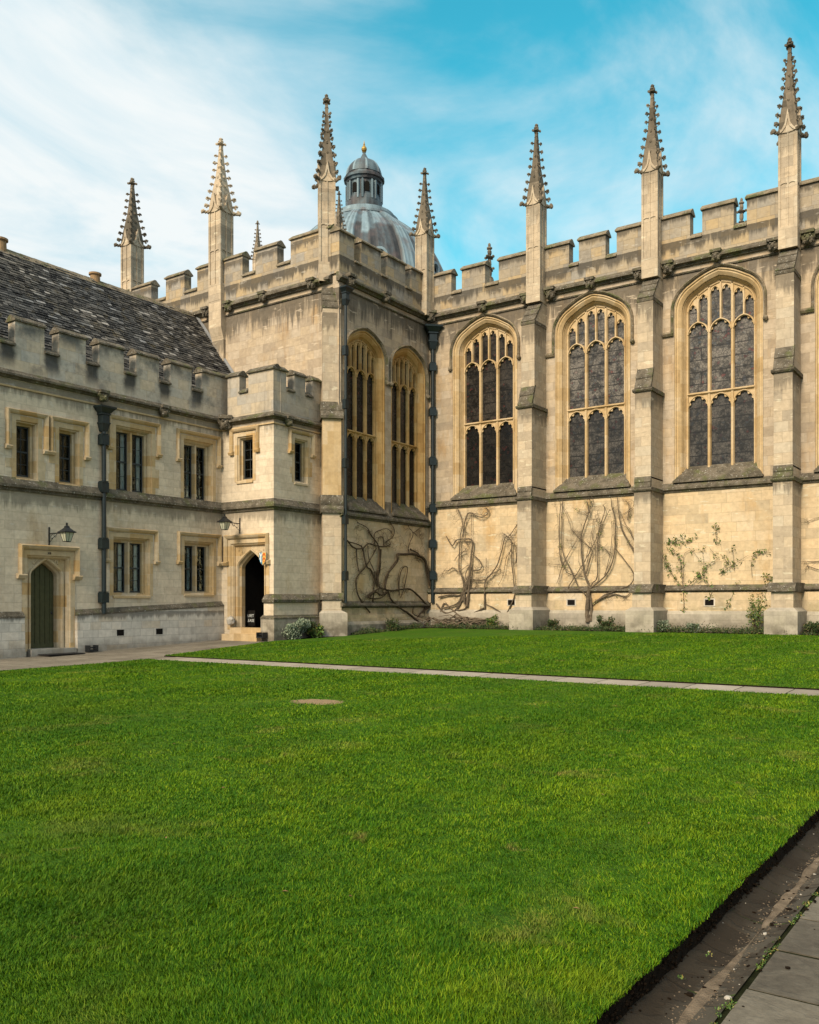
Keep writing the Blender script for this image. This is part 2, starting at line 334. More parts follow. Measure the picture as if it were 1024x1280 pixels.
def flag_mat(name, cols, bw, bh, off, horiz_y=True, ms=.012, damp=False):
    t = NT(name); p = t.sep()
    wob = t.math('MULTIPLY', t.noise(2.2, 3), .05)
    a, b = (p[1], p[0]) if horiz_y else (p[0], p[1])
    v = t.comb(t.math('ADD', a, wob), t.math('ADD', t.math('ADD', b, off), wob))
    br = t.n.new("ShaderNodeTexBrick"); t.l.new(v, br.inputs[0])
    br.inputs['Color1'].default_value = (0, 0, 0, 1); br.inputs['Color2'].default_value = (1, 1, 1, 1); br.inputs['Mortar'].default_value = (.4, .4, .4, 1)
    br.inputs['Scale'].default_value = 1; br.inputs['Mortar Size'].default_value = ms; br.inputs['Mortar Smooth'].default_value = .4
    br.inputs['Brick Width'].default_value = bw; br.inputs['Row Height'].default_value = bh; br.squash = .7; br.squash_frequency = 2
    f = t.math('ADD', t.math('MULTIPLY', br.outputs['Color'], .35), t.math('MULTIPLY', t.noise(2.5, 7, .65), .75))
    c = t.ramp(f, [(.25, cols[0]), (.55, cols[1]), (.85, cols[2])])
    lay = t.ramp(t.noise(1.7, 6, .55, dist=.6), [(.40, 0.), (.43, 1.), (.50, 1.), (.53, .2), (.6, .8), (.62, 0.)])
    c = t.mix(t.math('MULTIPLY', lay, .18), c, (.26, .24, .19))
    gaps = t.mix(t.rng(t.noise(7, 4), .5, .6), (.028, .022, .014), (.05, .085, .015))
    c = t.mix(br.outputs['Fac'], c, gaps)
    if damp: c = t.mix(t.rng(t.math('ADD', p[0], t.math('MULTIPLY', t.noise(2.2, 5, .65), .16)), -1.30, -1.13, .85, .1), c, (.022, .016, .010))
    c = t.mix(t.rng(t.noise(22, 3, .7), .72, .75), c, (.3, .29, .26))
    h = t.math('ADD', t.math('MULTIPLY', lay, .35), t.math('ADD', t.math('MULTIPLY', br.outputs['Fac'], -1.6), t.math('MULTIPLY', t.noise(18, 5, .7), .5)))
    return t.out(c, .88, t.bump(h, .9, .02), .15)
M['flags'] = flag_mat('grey_flagstones', [(.06, .052, .04), (.105, .094, .072), (.16, .144, .112)], .56, .62, .12)
M['gutter'] = flag_mat('gutter_stones', [(.02, .015, .010), (.034, .026, .018), (.07, .056, .04)], .8, 5, 2, ms=.01, damp=True)
def slab_mat():
    t = NT('worn_slab_stone'); p = t.sep()
    at = t.n.new("ShaderNodeAttribute"); at.attribute_name = "rnd"
    f = t.math('ADD', t.math('MULTIPLY', at.outputs['Fac'], .45), t.math('MULTIPLY', t.noise(2.6, 7, .66), .6))
    c = t.ramp(f, [(.25, (.065, .055, .042)), (.5, (.11, .096, .073)), (.85, (.165, .145, .112))])
    lay = t.ramp(t.noise(2.1, 6, .55, dist=.8), [(.40, 0.), (.42, 1.), (.49, 1.), (.51, .2), (.59, .8), (.605, 0.)])
    c = t.mix(t.math('MULTIPLY', lay, .12), c, (.20, .18, .14))
    c = t.mix(.5, c, t.ramp(t.noise(14, 6, .7), [(.3, .5), (.7, 1.4)]), 'MULTIPLY')
    c = t.mix(t.rng(t.noise(6, 5, .7), .55, .7, 0, .5), c, (.05, .043, .032))
    h = t.math('ADD', t.math('MULTIPLY', lay, .2), t.math('MULTIPLY', t.noise(22, 5, .7), .7))
    return t.out(c, .85, t.bump(h, .8, .012), .2)
M['slab'] = slab_mat()
M['joint'] = simple('mossy_joint_earth', (.014, .016, .006), .95, .05, ns=9, nv=.9, bump=1, bs=50)
M['path'] = flag_mat('path_stones', [(.19, .165, .135), (.28, .245, .2), (.36, .32, .265)], .9, 5, 2.2, False)
M['sidepath'] = flag_mat('range_path_gravel', [(.11, .097, .075), (.17, .15, .12), (.23, .205, .165)], .8, .7, 0, True, .006)
M['sand'] = simple('washed_sand', (.17, .13, .09), .95, .1, ns=9, nv=.95, bump=1, bs=80)
M['ground'] = simple('rough_ground', (.09, .085, .06), .95, .1)
M['pebble'] = simple('pale_pebbles', (.38, .35, .3), .8, .2)

# ------------------------------------------------------------------ mesh builder
class MB:
    """collects faces in a wall frame: s along the wall, z up, n out of the wall (front faces local -y)"""
    def __init__(s): s.v = []; s.f = []; s.mi = []; s.rnd = None
    def add(s, vs, fs, m=0):
        o = len(s.v); s.v += vs; s.f += [tuple(i + o for i in f) for f in fs]; s.mi += [m] * len(fs)
    def box(s, s0, s1, z0, z1, n0, n1, m=0):
        P = [(x, -n, z) for z in (z0, z1) for n in (n0, n1) for x in (s0, s1)]
        s.add(P, [(0, 1, 3, 2), (4, 6, 7, 5), (0, 4, 5, 1), (2, 3, 7, 6), (0, 2, 6, 4), (1, 5, 7, 3)], m)
    def hexa(s, lo, hi, m=0):
        """lo, hi = (s0,s1,n0,n1,z) rectangles joined"""
        P = []
        for (a, b, c, d, z) in (lo, hi): P += [(a, -c, z), (b, -c, z), (b, -d, z), (a, -d, z)]
        s.add(P, [(3, 2, 1, 0), (4, 5, 6, 7), (0, 1, 5, 4), (1, 2, 6, 5), (2, 3, 7, 6), (3, 0, 4, 7)], m)
    def prof(s, prof, s0, s1, m=0, e0=0, e1=0):
        """prism: polygon of (n,z) extruded along s; e0/e1 mitre the ends by e*n"""
        k = len(prof)
        P = [(s0 - e0 * n, -n, z) for n, z in prof] + [(s1 + e1 * n, -n, z) for n, z in prof]
        s.add(P, [tuple(range(k - 1, -1, -1)), tuple(range(k, 2 * k))] + [(i, (i + 1) % k, k + (i + 1) % k, k + i) for i in range(k)], m)
    def plate(s, poly, n0, n1, m=0):
        """polygon in (s,z) extruded from n0 to n1"""
        k = len(poly)
        P = [(a, -n0, b) for a, b in poly] + [(a, -n1, b) for a, b in poly]
        s.add(P, [tuple(range(k - 1, -1, -1)), tuple(range(k, 2 * k))] + [(i, (i + 1) % k, k + (i + 1) % k, k + i) for i in range(k)], m)
    def strip(s, A, B, n0, n1, m=0, back=False):
        """solid strip between polylines A (inner) and B (outer) in (s,z)"""
        k = len(A); P = [(a, -n1, b) for a, b in A] + [(a, -n1, b) for a, b in B] + [(a, -n0, b) for a, b in A] + [(a, -n0, b) for a, b in B]
        F = []
        for i in range(k - 1):
            F += [(i, i + 1, k + i + 1, k + i), (2 * k + i, 3 * k + i, 3 * k + i + 1, 2 * k + i + 1), (i, 2 * k + i, 2 * k + i + 1, i + 1), (k + i, k + i + 1, 3 * k + i + 1, 3 * k + i)]
        F += [(0, k, 3 * k, 2 * k), (k - 1, 3 * k - 1, 4 * k - 1, 2 * k - 1)]
        s.add(P, F, m)
    def sweep(s, path, prof, m=0, closed_prof=False, closed_path=False):
        """prof (a,n): a = offset to the left of travel in the wall plane; travel left jamb up, over, down right: outward = left"""
        N = len(path); k = len(prof); P = []
        for i in range(N):
            for a, n in prof:
                q = offset_pt(path, i, a, closed_path); P.append((q[0], -n, q[1]))
        F = []
        for i in range(N if closed_path else N - 1):
            j = (i + 1) % N
            for t in range(k if closed_prof else k - 1):
                u = (t + 1) % k
                F.append((i * k + t, j * k + t, j * k + u, i * k + u))
        if closed_prof and not closed_path:
            F += [tuple(range(k)), tuple((N - 1) * k + t for t in range(k - 1, -1, -1))]
        s.add(P, F, m)
    def wall(s, outer, holes, n=0, m=0):
        polys = [[Vector((a, b, 0)) for a, b in outer]] + [[Vector((a, b, 0)) for a, b in h] for h in holes]
        tri = tessellate_polygon(polys)
        P = [(v.x, -n, v.y) for pl in polys for v in pl]
        s.add(P, [tuple(t) for t in tri], m)
    def tube(s, pts, rad, sides=6, m=0, cap=True):
        pts = [Vector(p) for p in pts]; N = len(pts)
        if isinstance(rad, (int, float)): rad = [rad] * N
        P = []; up = Vector((.13, .21, 1)).normalized(); prevx = None
        for i in range(N):
            d = (pts[min(i + 1, N - 1)] - pts[max(i - 1, 0)])
            if d.length < 1e-6: d = Vector((0, 0, 1))
            d.normalize()
            x = (prevx - d * prevx.dot(d)) if prevx is not None else up.cross(d)
            if x.length < 1e-4: x = Vector((1, 0, 0)).cross(d)
            x.normalize(); prevx = x; y = d.cross(x)
            for k in range(sides):
                a = 2 * math.pi * k / sides; q = pts[i] + (x * math.cos(a) + y * math.sin(a)) * rad[i]; P.append(tuple(q))
        F = [(i * sides + k, i * sides + (k + 1) % sides, (i + 1) * sides + (k + 1) % sides, (i + 1) * sides + k) for i in range(N - 1) for k in range(sides)]
        if cap: F += [tuple(range(sides - 1, -1, -1)), tuple((N - 1) * sides + k for k in range(sides))]
        s.add(P, F, m)
    def lathe(s, prof, c=(0, 0), seg=32, m=0, a0=0):
        P = []
        for r, z in prof:
            for k in range(seg):
                a = a0 + 2 * math.pi * k / seg; P.append((c[0] + r * math.cos(a), c[1] + r * math.sin(a), z))
        n = len(prof)
        F = [(i * seg + k, i * seg + (k + 1) % seg, (i + 1) * seg + (k + 1) % seg, (i + 1) * seg + k) for i in range(n - 1) for k in range(seg)]
        F += [tuple(range(seg - 1, -1, -1)), tuple((n - 1) * seg + k for k in range(seg))]
        s.add(P, F, m)
    def blob(s, c, r, seed=0, jit=.25, m=0, nu=8, nv=6):
        rg = random.Random(seed); P = [(c[0], c[1], c[2] - r[2])]
        for j in range(1, nv):
            b = -math.pi / 2 + math.pi * j / nv
            for i in range(nu):
                a = 2 * math.pi * i / nu; k = 1 + rg.uniform(-jit, jit)
                P.append((c[0] + r[0] * k * math.cos(a) * math.cos(b), c[1] + r[1] * k * math.sin(a) * math.cos(b), c[2] + r[2] * k * math.sin(b)))
        P.append((c[0], c[1], c[2] + r[2])); F = []
        for i in range(nu):
            F.append((0, 1 + (i + 1) % nu, 1 + i))
            F.append((len(P) - 1, 1 + (nv - 2) * nu + i, 1 + (nv - 2) * nu + (i + 1) % nu))
        for j in range(nv - 2):
            for i in range(nu):
                F.append((1 + j * nu + i, 1 + j * nu + (i + 1) % nu, 1 + (j + 1) * nu + (i + 1) % nu, 1 + (j + 1) * nu + i))
        s.add(P, F, m)
    def mesh(s, name, mats, smooth=False, recalc=True):
        me = bpy.data.meshes.new(name); me.from_pydata(s.v, [], s.f)
        for mt in (mats if isinstance(mats, (list, tuple)) else [mats]): me.materials.append(mt)
        me.polygons.foreach_set('material_index', s.mi)
        if s.rnd is not None:
            at = me.attributes.new('rnd', 'FLOAT', 'POINT'); at.data.foreach_set('value', s.rnd)
        me.update()
        if recalc:
            bm = bmesh.new(); bm.from_mesh(me); bmesh.ops.recalc_face_normals(bm, faces=bm.faces); bm.to_mesh(me); bm.free()
        if smooth: me.polygons.foreach_set('use_smooth', [True] * len(me.polygons))
        return me
def offset_pt(path, i, a, closed=False):
    N = len(path); p = Vector(path[i])
    def nrm(u, v):
        d = Vector(v) - Vector(u); d.normalize(); return Vector((-d.y, d.x))
    if closed: n1, n2 = nrm(path[i - 1], path[i]), nrm(path[i], path[(i + 1) % N])
    else:
        n1 = nrm(path[i - 1], path[i]) if i > 0 else None; n2 = nrm(path[i], path[i + 1]) if i < N - 1 else None
        n1 = n1 or n2; n2 = n2 or n1
    b = n1 + n2; b.normalize(); k = a / max(.35, b.dot(n1)); return (p.x + b.x * k, p.y + b.y * k)

# ------------------------------------------------------------------ objects
def thing(name, label, cat, loc=(0, 0, 0), group=None, rz=0):
    o = bpy.data.objects.new(name, None); COL.objects.link(o); o.location = loc; o.rotation_euler[2] = rz
    o.empty_display_size = .3; o['label'] = label; o['category'] = cat
    if group: o['group'] = group
    return o
def wmat(loc, rz): return Matrix.Translation(loc) @ Matrix.Rotation(rz, 4, 'Z')
def place(o, parent, loc=(0, 0, 0), rz=0):
    """put o at a WORLD place under a top-level parent"""
    o.parent = parent
    o.matrix_parent_inverse = wmat(parent.location, parent.rotation_euler[2]).inverted()
    o.location = loc; o.rotation_euler = (0, 0, rz)
def part(name, mb, mats, parent, loc=(0, 0, 0), rz=0, label=None, smooth=False, kind=None, group=None):
    me = mb if isinstance(mb, bpy.types.Mesh) else mb.mesh(name, mats, smooth)
    o = bpy.data.objects.new(name, me); COL.objects.link(o); place(o, parent, loc, rz)
    if label: o['label'] = label
    if kind: o['kind'] = kind
    return o
def sub(name, mb, mats, parent, smooth=False, label=None):
    """sub-part sharing its part's local space"""
    me = mb if isinstance(mb, bpy.types.Mesh) else mb.mesh(name, mats, smooth)
    o = bpy.data.objects.new(name, me); COL.objects.link(o); o.parent = parent
    if label: o['label'] = label
    return o
def solo(name, mb, mats, label=None, cat=None, group=None, kind=None, smooth=False, loc=(0, 0, 0)):
    me = mb if isinstance(mb, bpy.types.Mesh) else mb.mesh(name, mats, smooth)
    o = bpy.data.objects.new(name, me); COL.objects.link(o); o.location = loc
    for k, v in (('label', label), ('category', cat), ('group', group), ('kind', kind)):
        if v: o[k] = v
    return o
def copy_part(src, parent, loc, rz=0):
    c = src.copy(); COL.objects.link(c); place(c, parent, loc, rz)
    for ch in src.children:
        d = ch.copy(); COL.objects.link(d); d.parent = c
    return c
Q = math.pi / 2          # wall frames: chapel front rz=0 ; walls facing +X rz=+90 degrees
XL, XT, YR, YF, YP, XP = -24.9, -21.35, 31.93, 25.9, 23.36, -22.25
def gz(Y):
    """ground height: the court rises gently towards the chapel"""
    return float(np.interp(Y, [5, 11, 15, 17.5, 23.4, 26, 31, 40], [-.06, -.04, 0, .06, .28, .40, .60, .62]))
# ------------------------------------------------------------------ gothic outlines
def four_centred(a, h, r=None, n=7, bulge=.05):
    r = r or .55 * a
    lo, hi = .2, 1.5
    for _ in range(50):
        th = (lo + hi) / 2
        px, pz = a - r + r * math.cos(th), r * math.sin(th)
        val = (h - pz) * math.sin(th) - px * math.cos(th)      # >0: apex above tangent
        if val > 0: lo, hi = lo, th
        else: lo, hi = th, hi
    # right half from spring to apex
    pts = [(a - r + r * math.cos(th * i / n), r * math.sin(th * i / n)) for i in range(n + 1)]
    x0, z0 = pts[-1]
    for i in range(1, n + 1):
        t = i / n; x = x0 * (1 - t); z = z0 + (h - z0) * t
        pts.append((x, z + bulge * a * math.sin(math.pi * t) * .8))
    left = [(-x, z) for x, z in pts]
    return left + pts[::-1][1:]
def arch_z(pts, x):
    for (a, b), (c, d) in zip(pts, pts[1:]):
        if a <= x <= c and c > a: return b + (d - b) * (x - a) / (c - a)
    return pts[0][1] if x < 0 else pts[-1][1]
def pointed(s0, s1, zs, h, N=28):
    w = (s1 - s0) / 2; h = max(h, w); Rr = (w * w + h * h) / (2 * w); ph = math.acos((Rr - w) / Rr); out = []
    for i in range(N + 1):
        t = i / N
        if t <= .5: a = math.pi - ph * t * 2; out.append((s0 + Rr + Rr * math.cos(a), zs + Rr * math.sin(a)))
        else: a = ph * (1 - t) * 2; out.append((s1 - Rr + Rr * math.cos(a), zs + Rr * math.sin(a)))
    return out
def cusped(s0, s1, zs, h, cusps, N=28):
    w = (s1 - s0) / 2; mx = (s0 + s1) / 2; out = []
    for i, (x, z) in enumerate(pointed(s0, s1, zs, h, N)):
        t = i / N; A = 0
        for tc, amp, wd in cusps: A = max(A, amp * w * max(0, 1 - abs(t - tc) / wd) ** 1.3)
        vx, vz = mx - x, zs + .15 * h - z; L = math.hypot(vx, vz) or 1
        out.append((x + vx / L * A, z + vz / L * A))
    return out
def clip_outer(s0, s1, zs, ztop, N=28):
    out = []
    for i in range(N + 1):
        t = i / N
        if t < .3: u = t / .3; out.append((s0, zs + (ztop(s0) - zs) * u))
        elif t <= .7: u = (t - .3) / .4; x = s0 + (s1 - s0) * u; out.append((x, ztop(x)))
        else: u = (1 - t) / .3; out.append((s1, zs + (ztop(s1) - zs) * u))
    return out

def tracery_window(name, a, zb, zs, zapex, ztr, zmain, lw, mw, amax, depth, parent, loc, rz, glassmat, mats, hoodfeet=(True, True), footz=None, hoodmat=1):
    """a: half width of the glass, zb sill, zs spring of the arch, zapex, ztr transom, zmain apex of the main lights.
    mats = [dressing, hood]. Part 'window' = jambs and arch mouldings; sub-parts tracery, glass, hood_mould, sill"""
    top = [(x, z + zs) for x, z in four_centred(a, zapex - zs)]
    path = [(-a, zb - .75)] + top + [(a, zb - .75)]
    w = MB()
    # moulded splay from the wall face down to the glass line
    w.sweep(path, [(amax, 0), (amax - .05, .0), (amax - .07, -.05), (amax - .12, -.05), (amax - .22, -.14), (amax - .23, -.17), (amax * .42, -depth * .5), (amax * .33, -depth * .5), (amax * .30, -depth * .62), (.05, -depth + .04), (.0, -depth + .03), (0, -depth - .12)])
    win = part('window', w, [mats[0]], parent, loc, rz)
    # tracery
    t = MB(); dz = depth
    bar = lambda hw: [(-hw, -dz), (-hw * .55, -dz + .075), (hw * .55, -dz + .075), (hw, -dz), (hw, -dz - .08), (-hw, -dz - .08)]
    def vbar(x, z0, z1, hw): t.sweep([(x, z0), (x, z1)], bar(hw), closed_prof=True)
    zt = lambda x: arch_z(top, max(-a, min(a, x)))
    xs = [-a, -a + lw, -a + lw + mw, a - lw - mw, a - lw, a]
    mull = [(xs[1] + xs[2]) / 2, (xs[3] + xs[4]) / 2]
    for x in mull: vbar(x, zb - .2, zt(x) + .02, mw * .5)
    for sx in (-a, a): vbar(sx, zb - .2, zs + .02, .035)
    t.sweep(top, bar(.035), closed_prof=True)
    # transom
    t.prof([(-dz - .07, ztr - .07), (-dz + .03, ztr - .07), (-dz + .12, ztr - .02), (-dz + .12, ztr + .01), (-dz - .07, ztr + .08)], -a, a)
    lights = [(xs[0] + .03, mull[0] - mw * .42), (mull[0] + mw * .42, mull[1] - mw * .42), (mull[1] + mw * .42, xs[5] - .03)]
    cm = [(.12, .20, .07), (.33, .27, .07), (.67, .27, .07), (.88, .20, .07)]
    for (s0, s1) in lights:
        hw = (s1 - s0) / 2; h = hw * 1.12
        # lower tier head against the transom
        z0 = ztr - .1 - h
        A = cusped(s0, s1, z0, h, cm); B = clip_outer(s0, s1, z0, lambda x: ztr - .05)
        t.strip(A, B, -dz - .03, -dz + .035)
        t.sweep(pointed(s0, s1, z0, h + .02), [(-.005, -dz + .03), (.0, -dz + .07), (.03, -dz + .07), (.04, -dz + .03)], closed_prof=True)
        # upper tier head with a moulded arch over it
        z1 = zmain - h
        A = cusped(s0, s1, z1, h, cm); B = pointed(s0 - .01, s1 + .01, z1, h + .05)
        t.strip(A, B, -dz - .03, -dz + .035)
        t.sweep(pointed(s0, s1, z1, h + .02), [(-.01, -dz + .03), (.0, -dz + .1), (.035, -dz + .1), (.055, -dz - .05)], closed_prof=True)
        xm = (s0 + s1) / 2; vbar(xm, zmain + .02, zt(xm) + .02, mw * .34)
        for (u0, u1) in ((s0, xm - mw * .28), (xm + mw * .28, s1)):
            hw2 = (u1 - u0) / 2; h2 = hw2 * 1.5
            zc = min(zt(u0 + .05), zt(u1 - .05)); zc = max(zc, zt((u0 + u1) / 2) - .22)
            z2 = zc - .07 - h2
            A = cusped(u0, u1, z2, h2, [(.3, .45, .12), (.7, .45, .12)])
            A = [(x, min(z, zt(x) - .03)) for x, z in A]
            B = clip_outer(u0, u1, z2, lambda x: zt(x) + .01); B = [(b[0], max(b[1], p[1] + .005) if .29 < i / 28 < .71 else b[1]) for i, (b, p) in enumerate(zip(B, A))]
            t.strip(A, B, -dz - .03, -dz + .03)
            pp = [(x, min(z, zt(x) - .01)) for x, z in pointed(u0, u1, z2, h2 + .02)]
            t.sweep(pp, [(-.005, -dz + .02), (.0, -dz + .065), (.022, -dz + .065), (.03, -dz + .02)], closed_prof=True)
    sub('tracery', t, [mats[0]], win)
    g = MB(); gp = [(-a - .02, zb - .2)] + [(x, z + .02) for x, z in top] + [(a + .02, zb - .2)]
    g.wall(gp, [], -dz - .05); sub('glass', g, [glassmat], win)
    # saddle bars
    for (s0, s1) in lights:
        pass
    # hood mould with label stops
    hd = MB(); o = [offset_pt(path, i, amax + .02) for i in range(len(path))]
    fz = footz if footz is not None else zs - .7
    hp = [(o[0][0], fz)] + o[1:-1] + [(o[-1][0], fz)]
    pr = [(0, .0), (.015, .06), (.06, .11), (.105, .06), (.105, .0)]
    hd.sweep(hp, pr, closed_prof=True)
    for sgn, on in ((-1, hoodfeet[0]), (1, hoodfeet[1])):
        x0 = hp[0][0] if sgn < 0 else hp[-1][0]
        if on:
            e = [x0 + sgn * .42, x0 + sgn * .0]; e.sort()
            hd.prof([(0, fz - .1), (.08, fz - .1), (.13, fz - .02), (.0, fz + .08)], e[0], e[1])
        else:
            hd.blob((x0 + sgn * .07, -.08, fz - .03), (.09, .09, .1), 3, .12)
    sub('hood_mould', hd, [mats[1]], win)
    sl = MB(); w2 = a + amax
    sl.hexa((-w2 - .02, w2 + .02, -depth - .1, .16, zb - .62), (-w2 - .02, w2 + .02, -depth - .1, .155, zb - .55))
    sl.add([(-w2, -.155, zb - .55), (w2, -.155, zb - .55), (a + .03, depth + .02, zb + .0), (-a - .03, depth + .02, zb + .0), (-w2, depth + .1, zb - .55), (w2, depth + .1, zb - .55)],
           [(0, 1, 2, 3), (0, 3, 4), (1, 5, 2), (3, 2, 5, 4)])
    sub('sill', sl, [M['dark']], win)
    hole = [offset_pt(path, i, amax - .01) for i in range(len(path))]
    hole = [(hole[0][0], zb - .58)] + hole[1:-1] + [(hole[-1][0], zb - .58)]
    return win, hole

def hole_at(hole, s): return [(x + s, z) for x, z in hole]

# ------------------------------------------------------------------ pinnacle prototype (local: z 0 = foot of shaft, front -y)
def pinnacle_meshes(w=.6, H=3.95, HS=3.0, seed=0, d=None):
    h = w / 2; rg = random.Random(seed)
    m = MB(); c = h - .035
    m.box(-c, c, 0, H - .05, -c, c)
    m.box(-h, h, 0, .72, -h, h)
    for sx in (-1, 1):
        for sy in (-1, 1):
            a, b = sorted((sx * h, sx * (h - .075))); e, f = sorted((sy * h, sy * (h - .075)))
            m.box(a, b, .72, H, e, f)
    def face(fn):
        # mid mullion, tracery band, head on one face; fn maps (s,z,n) placing
        fn(-.022, .022, .72, H - .12)
        for zc in (H * .54, H - .12):
            for sg in (-1, 1):
                for k in range(5):
                    t0 = k / 5; x0 = .03 + (h - .1) * t0; hh = .07 * (1 - (2 * t0 - .8) ** 2)
                    a, b = sorted((sg * x0, sg * (x0 + (h - .1) / 5))); fn(a, b, zc - .02 + hh * .5, zc + .05)
    for q in range(4):
        ca, sa = math.cos(q * Q), math.sin(q * Q)
        def fn(a, b, z0, z1):
            n0, n1 = -c, -(h - .008)
            P = [(x * ca - y * sa, x * sa + y * ca, z) for z in (z0, z1) for y in (n0, n1) for x in (a, b)]
            m.add(P, [(0, 1, 3, 2), (4, 6, 7, 5), (0, 4, 5, 1), (2, 3, 7, 6), (0, 2, 6, 4), (1, 5, 7, 3)])
        face(fn)
        # ogee gablet
        g = [(-h - .02, H - .12), (-h * .62, H - .02), (-h * .3, H + .14), (-.05, H + .36), (0, H + .62), (.05, H + .36), (h * .3, H + .14), (h * .62, H - .02), (h + .02, H - .12)]
        gi = [(-h + .06, H - .14), (-h * .5, H - .08), (-h * .2, H + .04), (-.02, H + .2), (0, H + .3), (.02, H + .2), (h * .2, H + .04), (h * .5, H - .08), (h - .06, H - .14)]
        o = len(m.v); tmp = MB(); tmp.strip(gi, g, h - .02, h + .035); tmp.plate(g + [(0, H - .16)], h - .06, h - .0)
        m.add([(x * ca - y * sa, x * sa + y * ca, z) for x, y, z in tmp.v], tmp.f)
        # crockets up the gablet
    s = MB()
    prof = [(h * 1.0, H - .12), (h * .93, H + .2), (h * .74, H + .7), (h * .44, H + 1.4), (.085, H + 2.05), (.055, H + HS - .4), (.05, H + HS - .3)]
    for (r0, z0), (r1, z1) in zip(prof, prof[1:]):
        s.hexa((-r0, r0, -r0, r0, z0), (-r1, r1, -r1, r1, z1))
    def rad(z):
        for (r0, z0), (r1, z1) in zip(prof, prof[1:]):
            if z0 <= z <= z1: return r0 + (r1 - r0) * (z - z0) / (z1 - z0)
        return .05
    def crocket(x, y, z, k, sd):
        L = math.hypot(x, y); ux, uy = x / L, y / L
        s.blob((x + ux * .05 * k, y + uy * .05 * k, z), (.055 * k, .055 * k, .045 * k), sd, .2, nu=6, nv=4)
        s.blob((x + ux * .115 * k, y + uy * .115 * k, z + .03 * k), (.06 * k, .06 * k, .045 * k), sd + 1, .5, nu=7, nv=5)
        s.blob((x + ux * .155 * k, y + uy * .155 * k, z - .005 * k), (.035 * k, .035 * k, .05 * k), sd + 4, .5, nu=5, nv=4)
        s.blob((x + ux * .10 * k, y + uy * .10 * k, z - .05 * k), (.035 * k, .035 * k, .05 * k), sd + 2, .35, nu=6, nv=4)
    nl = 8
    for i in range(nl):
        z = H + .18 + (HS - .85) * i / (nl - 1); r = rad(z) * .97; k = (1.0 - .03 * i) * rg.uniform(.85, 1.1)
        for sx in (-1, 1):
            for sy in (-1, 1): crocket(sx * r, sy * r, z, k, seed + i * 9 + sx + 2 * sy)
    for i in range(4):        # down the middle of each face, smaller
        z = H + .55 + i * .42; r = rad(z)
        for dx, dy in ((0, -1), (1, 0), (0, 1), (-1, 0)): s.blob((dx * r, dy * r, z), (.05, .05, .07), i + 3, .3, nu=6, nv=4)
    # corner beasts at the foot of the spire
    for sx in (-1, 1):
        for sy in (-1, 1):
            for j, q in enumerate((.0, .09, .18)):
                s.blob((sx * (h + q * .75), sy * (h + q * .75), H - .1 + (.03 if j == 2 else 0)), (.085 - .015 * (j == 1), .085 - .015 * (j == 1), .075 + .02 * (j == 2)), seed + j * 5 + sx, .3, nu=6, nv=4)
    # finial
    z = H + HS
    for dz, r, hh in ((-.42, .085, .03), (-.28, .075, .05), (-.16, .13, .055), (-.06, .10, .06), (.04, .07, .07)):
        s.blob((0, 0, z + dz), (r, r, hh), int(r * 100), .18, nu=8, nv=5)
    for a in range(4):
        s.blob((.14 * math.cos(a * Q + .78), .14 * math.sin(a * Q + .78), z - .17), (.05, .05, .05), a, .3, nu=6, nv=4)
    return m.mesh('pinnacle_shaft', [M['ashlar']]), s.mesh('pinnacle_spire', [M['spire']])
PIN = pinnacle_meshes()
def pinnacle(parent, x, y, z, rz=0, meshes=None, sc=None, label=None):
    meshes = meshes or PIN
    o = bpy.data.objects.new('pinnacle', meshes[0]); COL.objects.link(o); place(o, parent, (x, y, z), rz)
    if sc: o.scale = sc
    sp = bpy.data.objects.new('spire', meshes[1]); COL.objects.link(sp); sp.parent = o
    if label: o['label'] = label
    return o

# carved heads along the cornices
def head_mesh(seed):
    m = MB(); rg = random.Random(seed)
    m.blob((0, -.10, 0), (.17, .16, .19), seed, .16, nu=10, nv=7)
    m.blob((0, -.25, -.04), (.06, .07, .09), seed + 1, .2)
    for sx in (-1, 1):
        m.blob((sx * .15, -.13, .06), (.07, .07, .1), seed + 3, .3); m.blob((sx * .07, -.24, .06), (.04, .04, .035), seed + 4, .2, nu=6, nv=4)
        m.blob((sx * .09, -.18, -.12), (.07, .07, .06), seed + 5, .3)
    m.box(-.19, .19, .12, .22, -.02, .28)
    return m.mesh('carved_head', [M['dark']])
HEADS = [head_mesh(s) for s in (3, 11, 27)]
_hk = [0]
def head(parent, loc, rz=0, sc=1):
    _hk[0] += 1
    o = bpy.data.objects.new('carved_head', HEADS[_hk[0] % 3]); COL.objects.link(o); place(o, parent, loc, rz); o.scale = (sc,) * 3
    return o

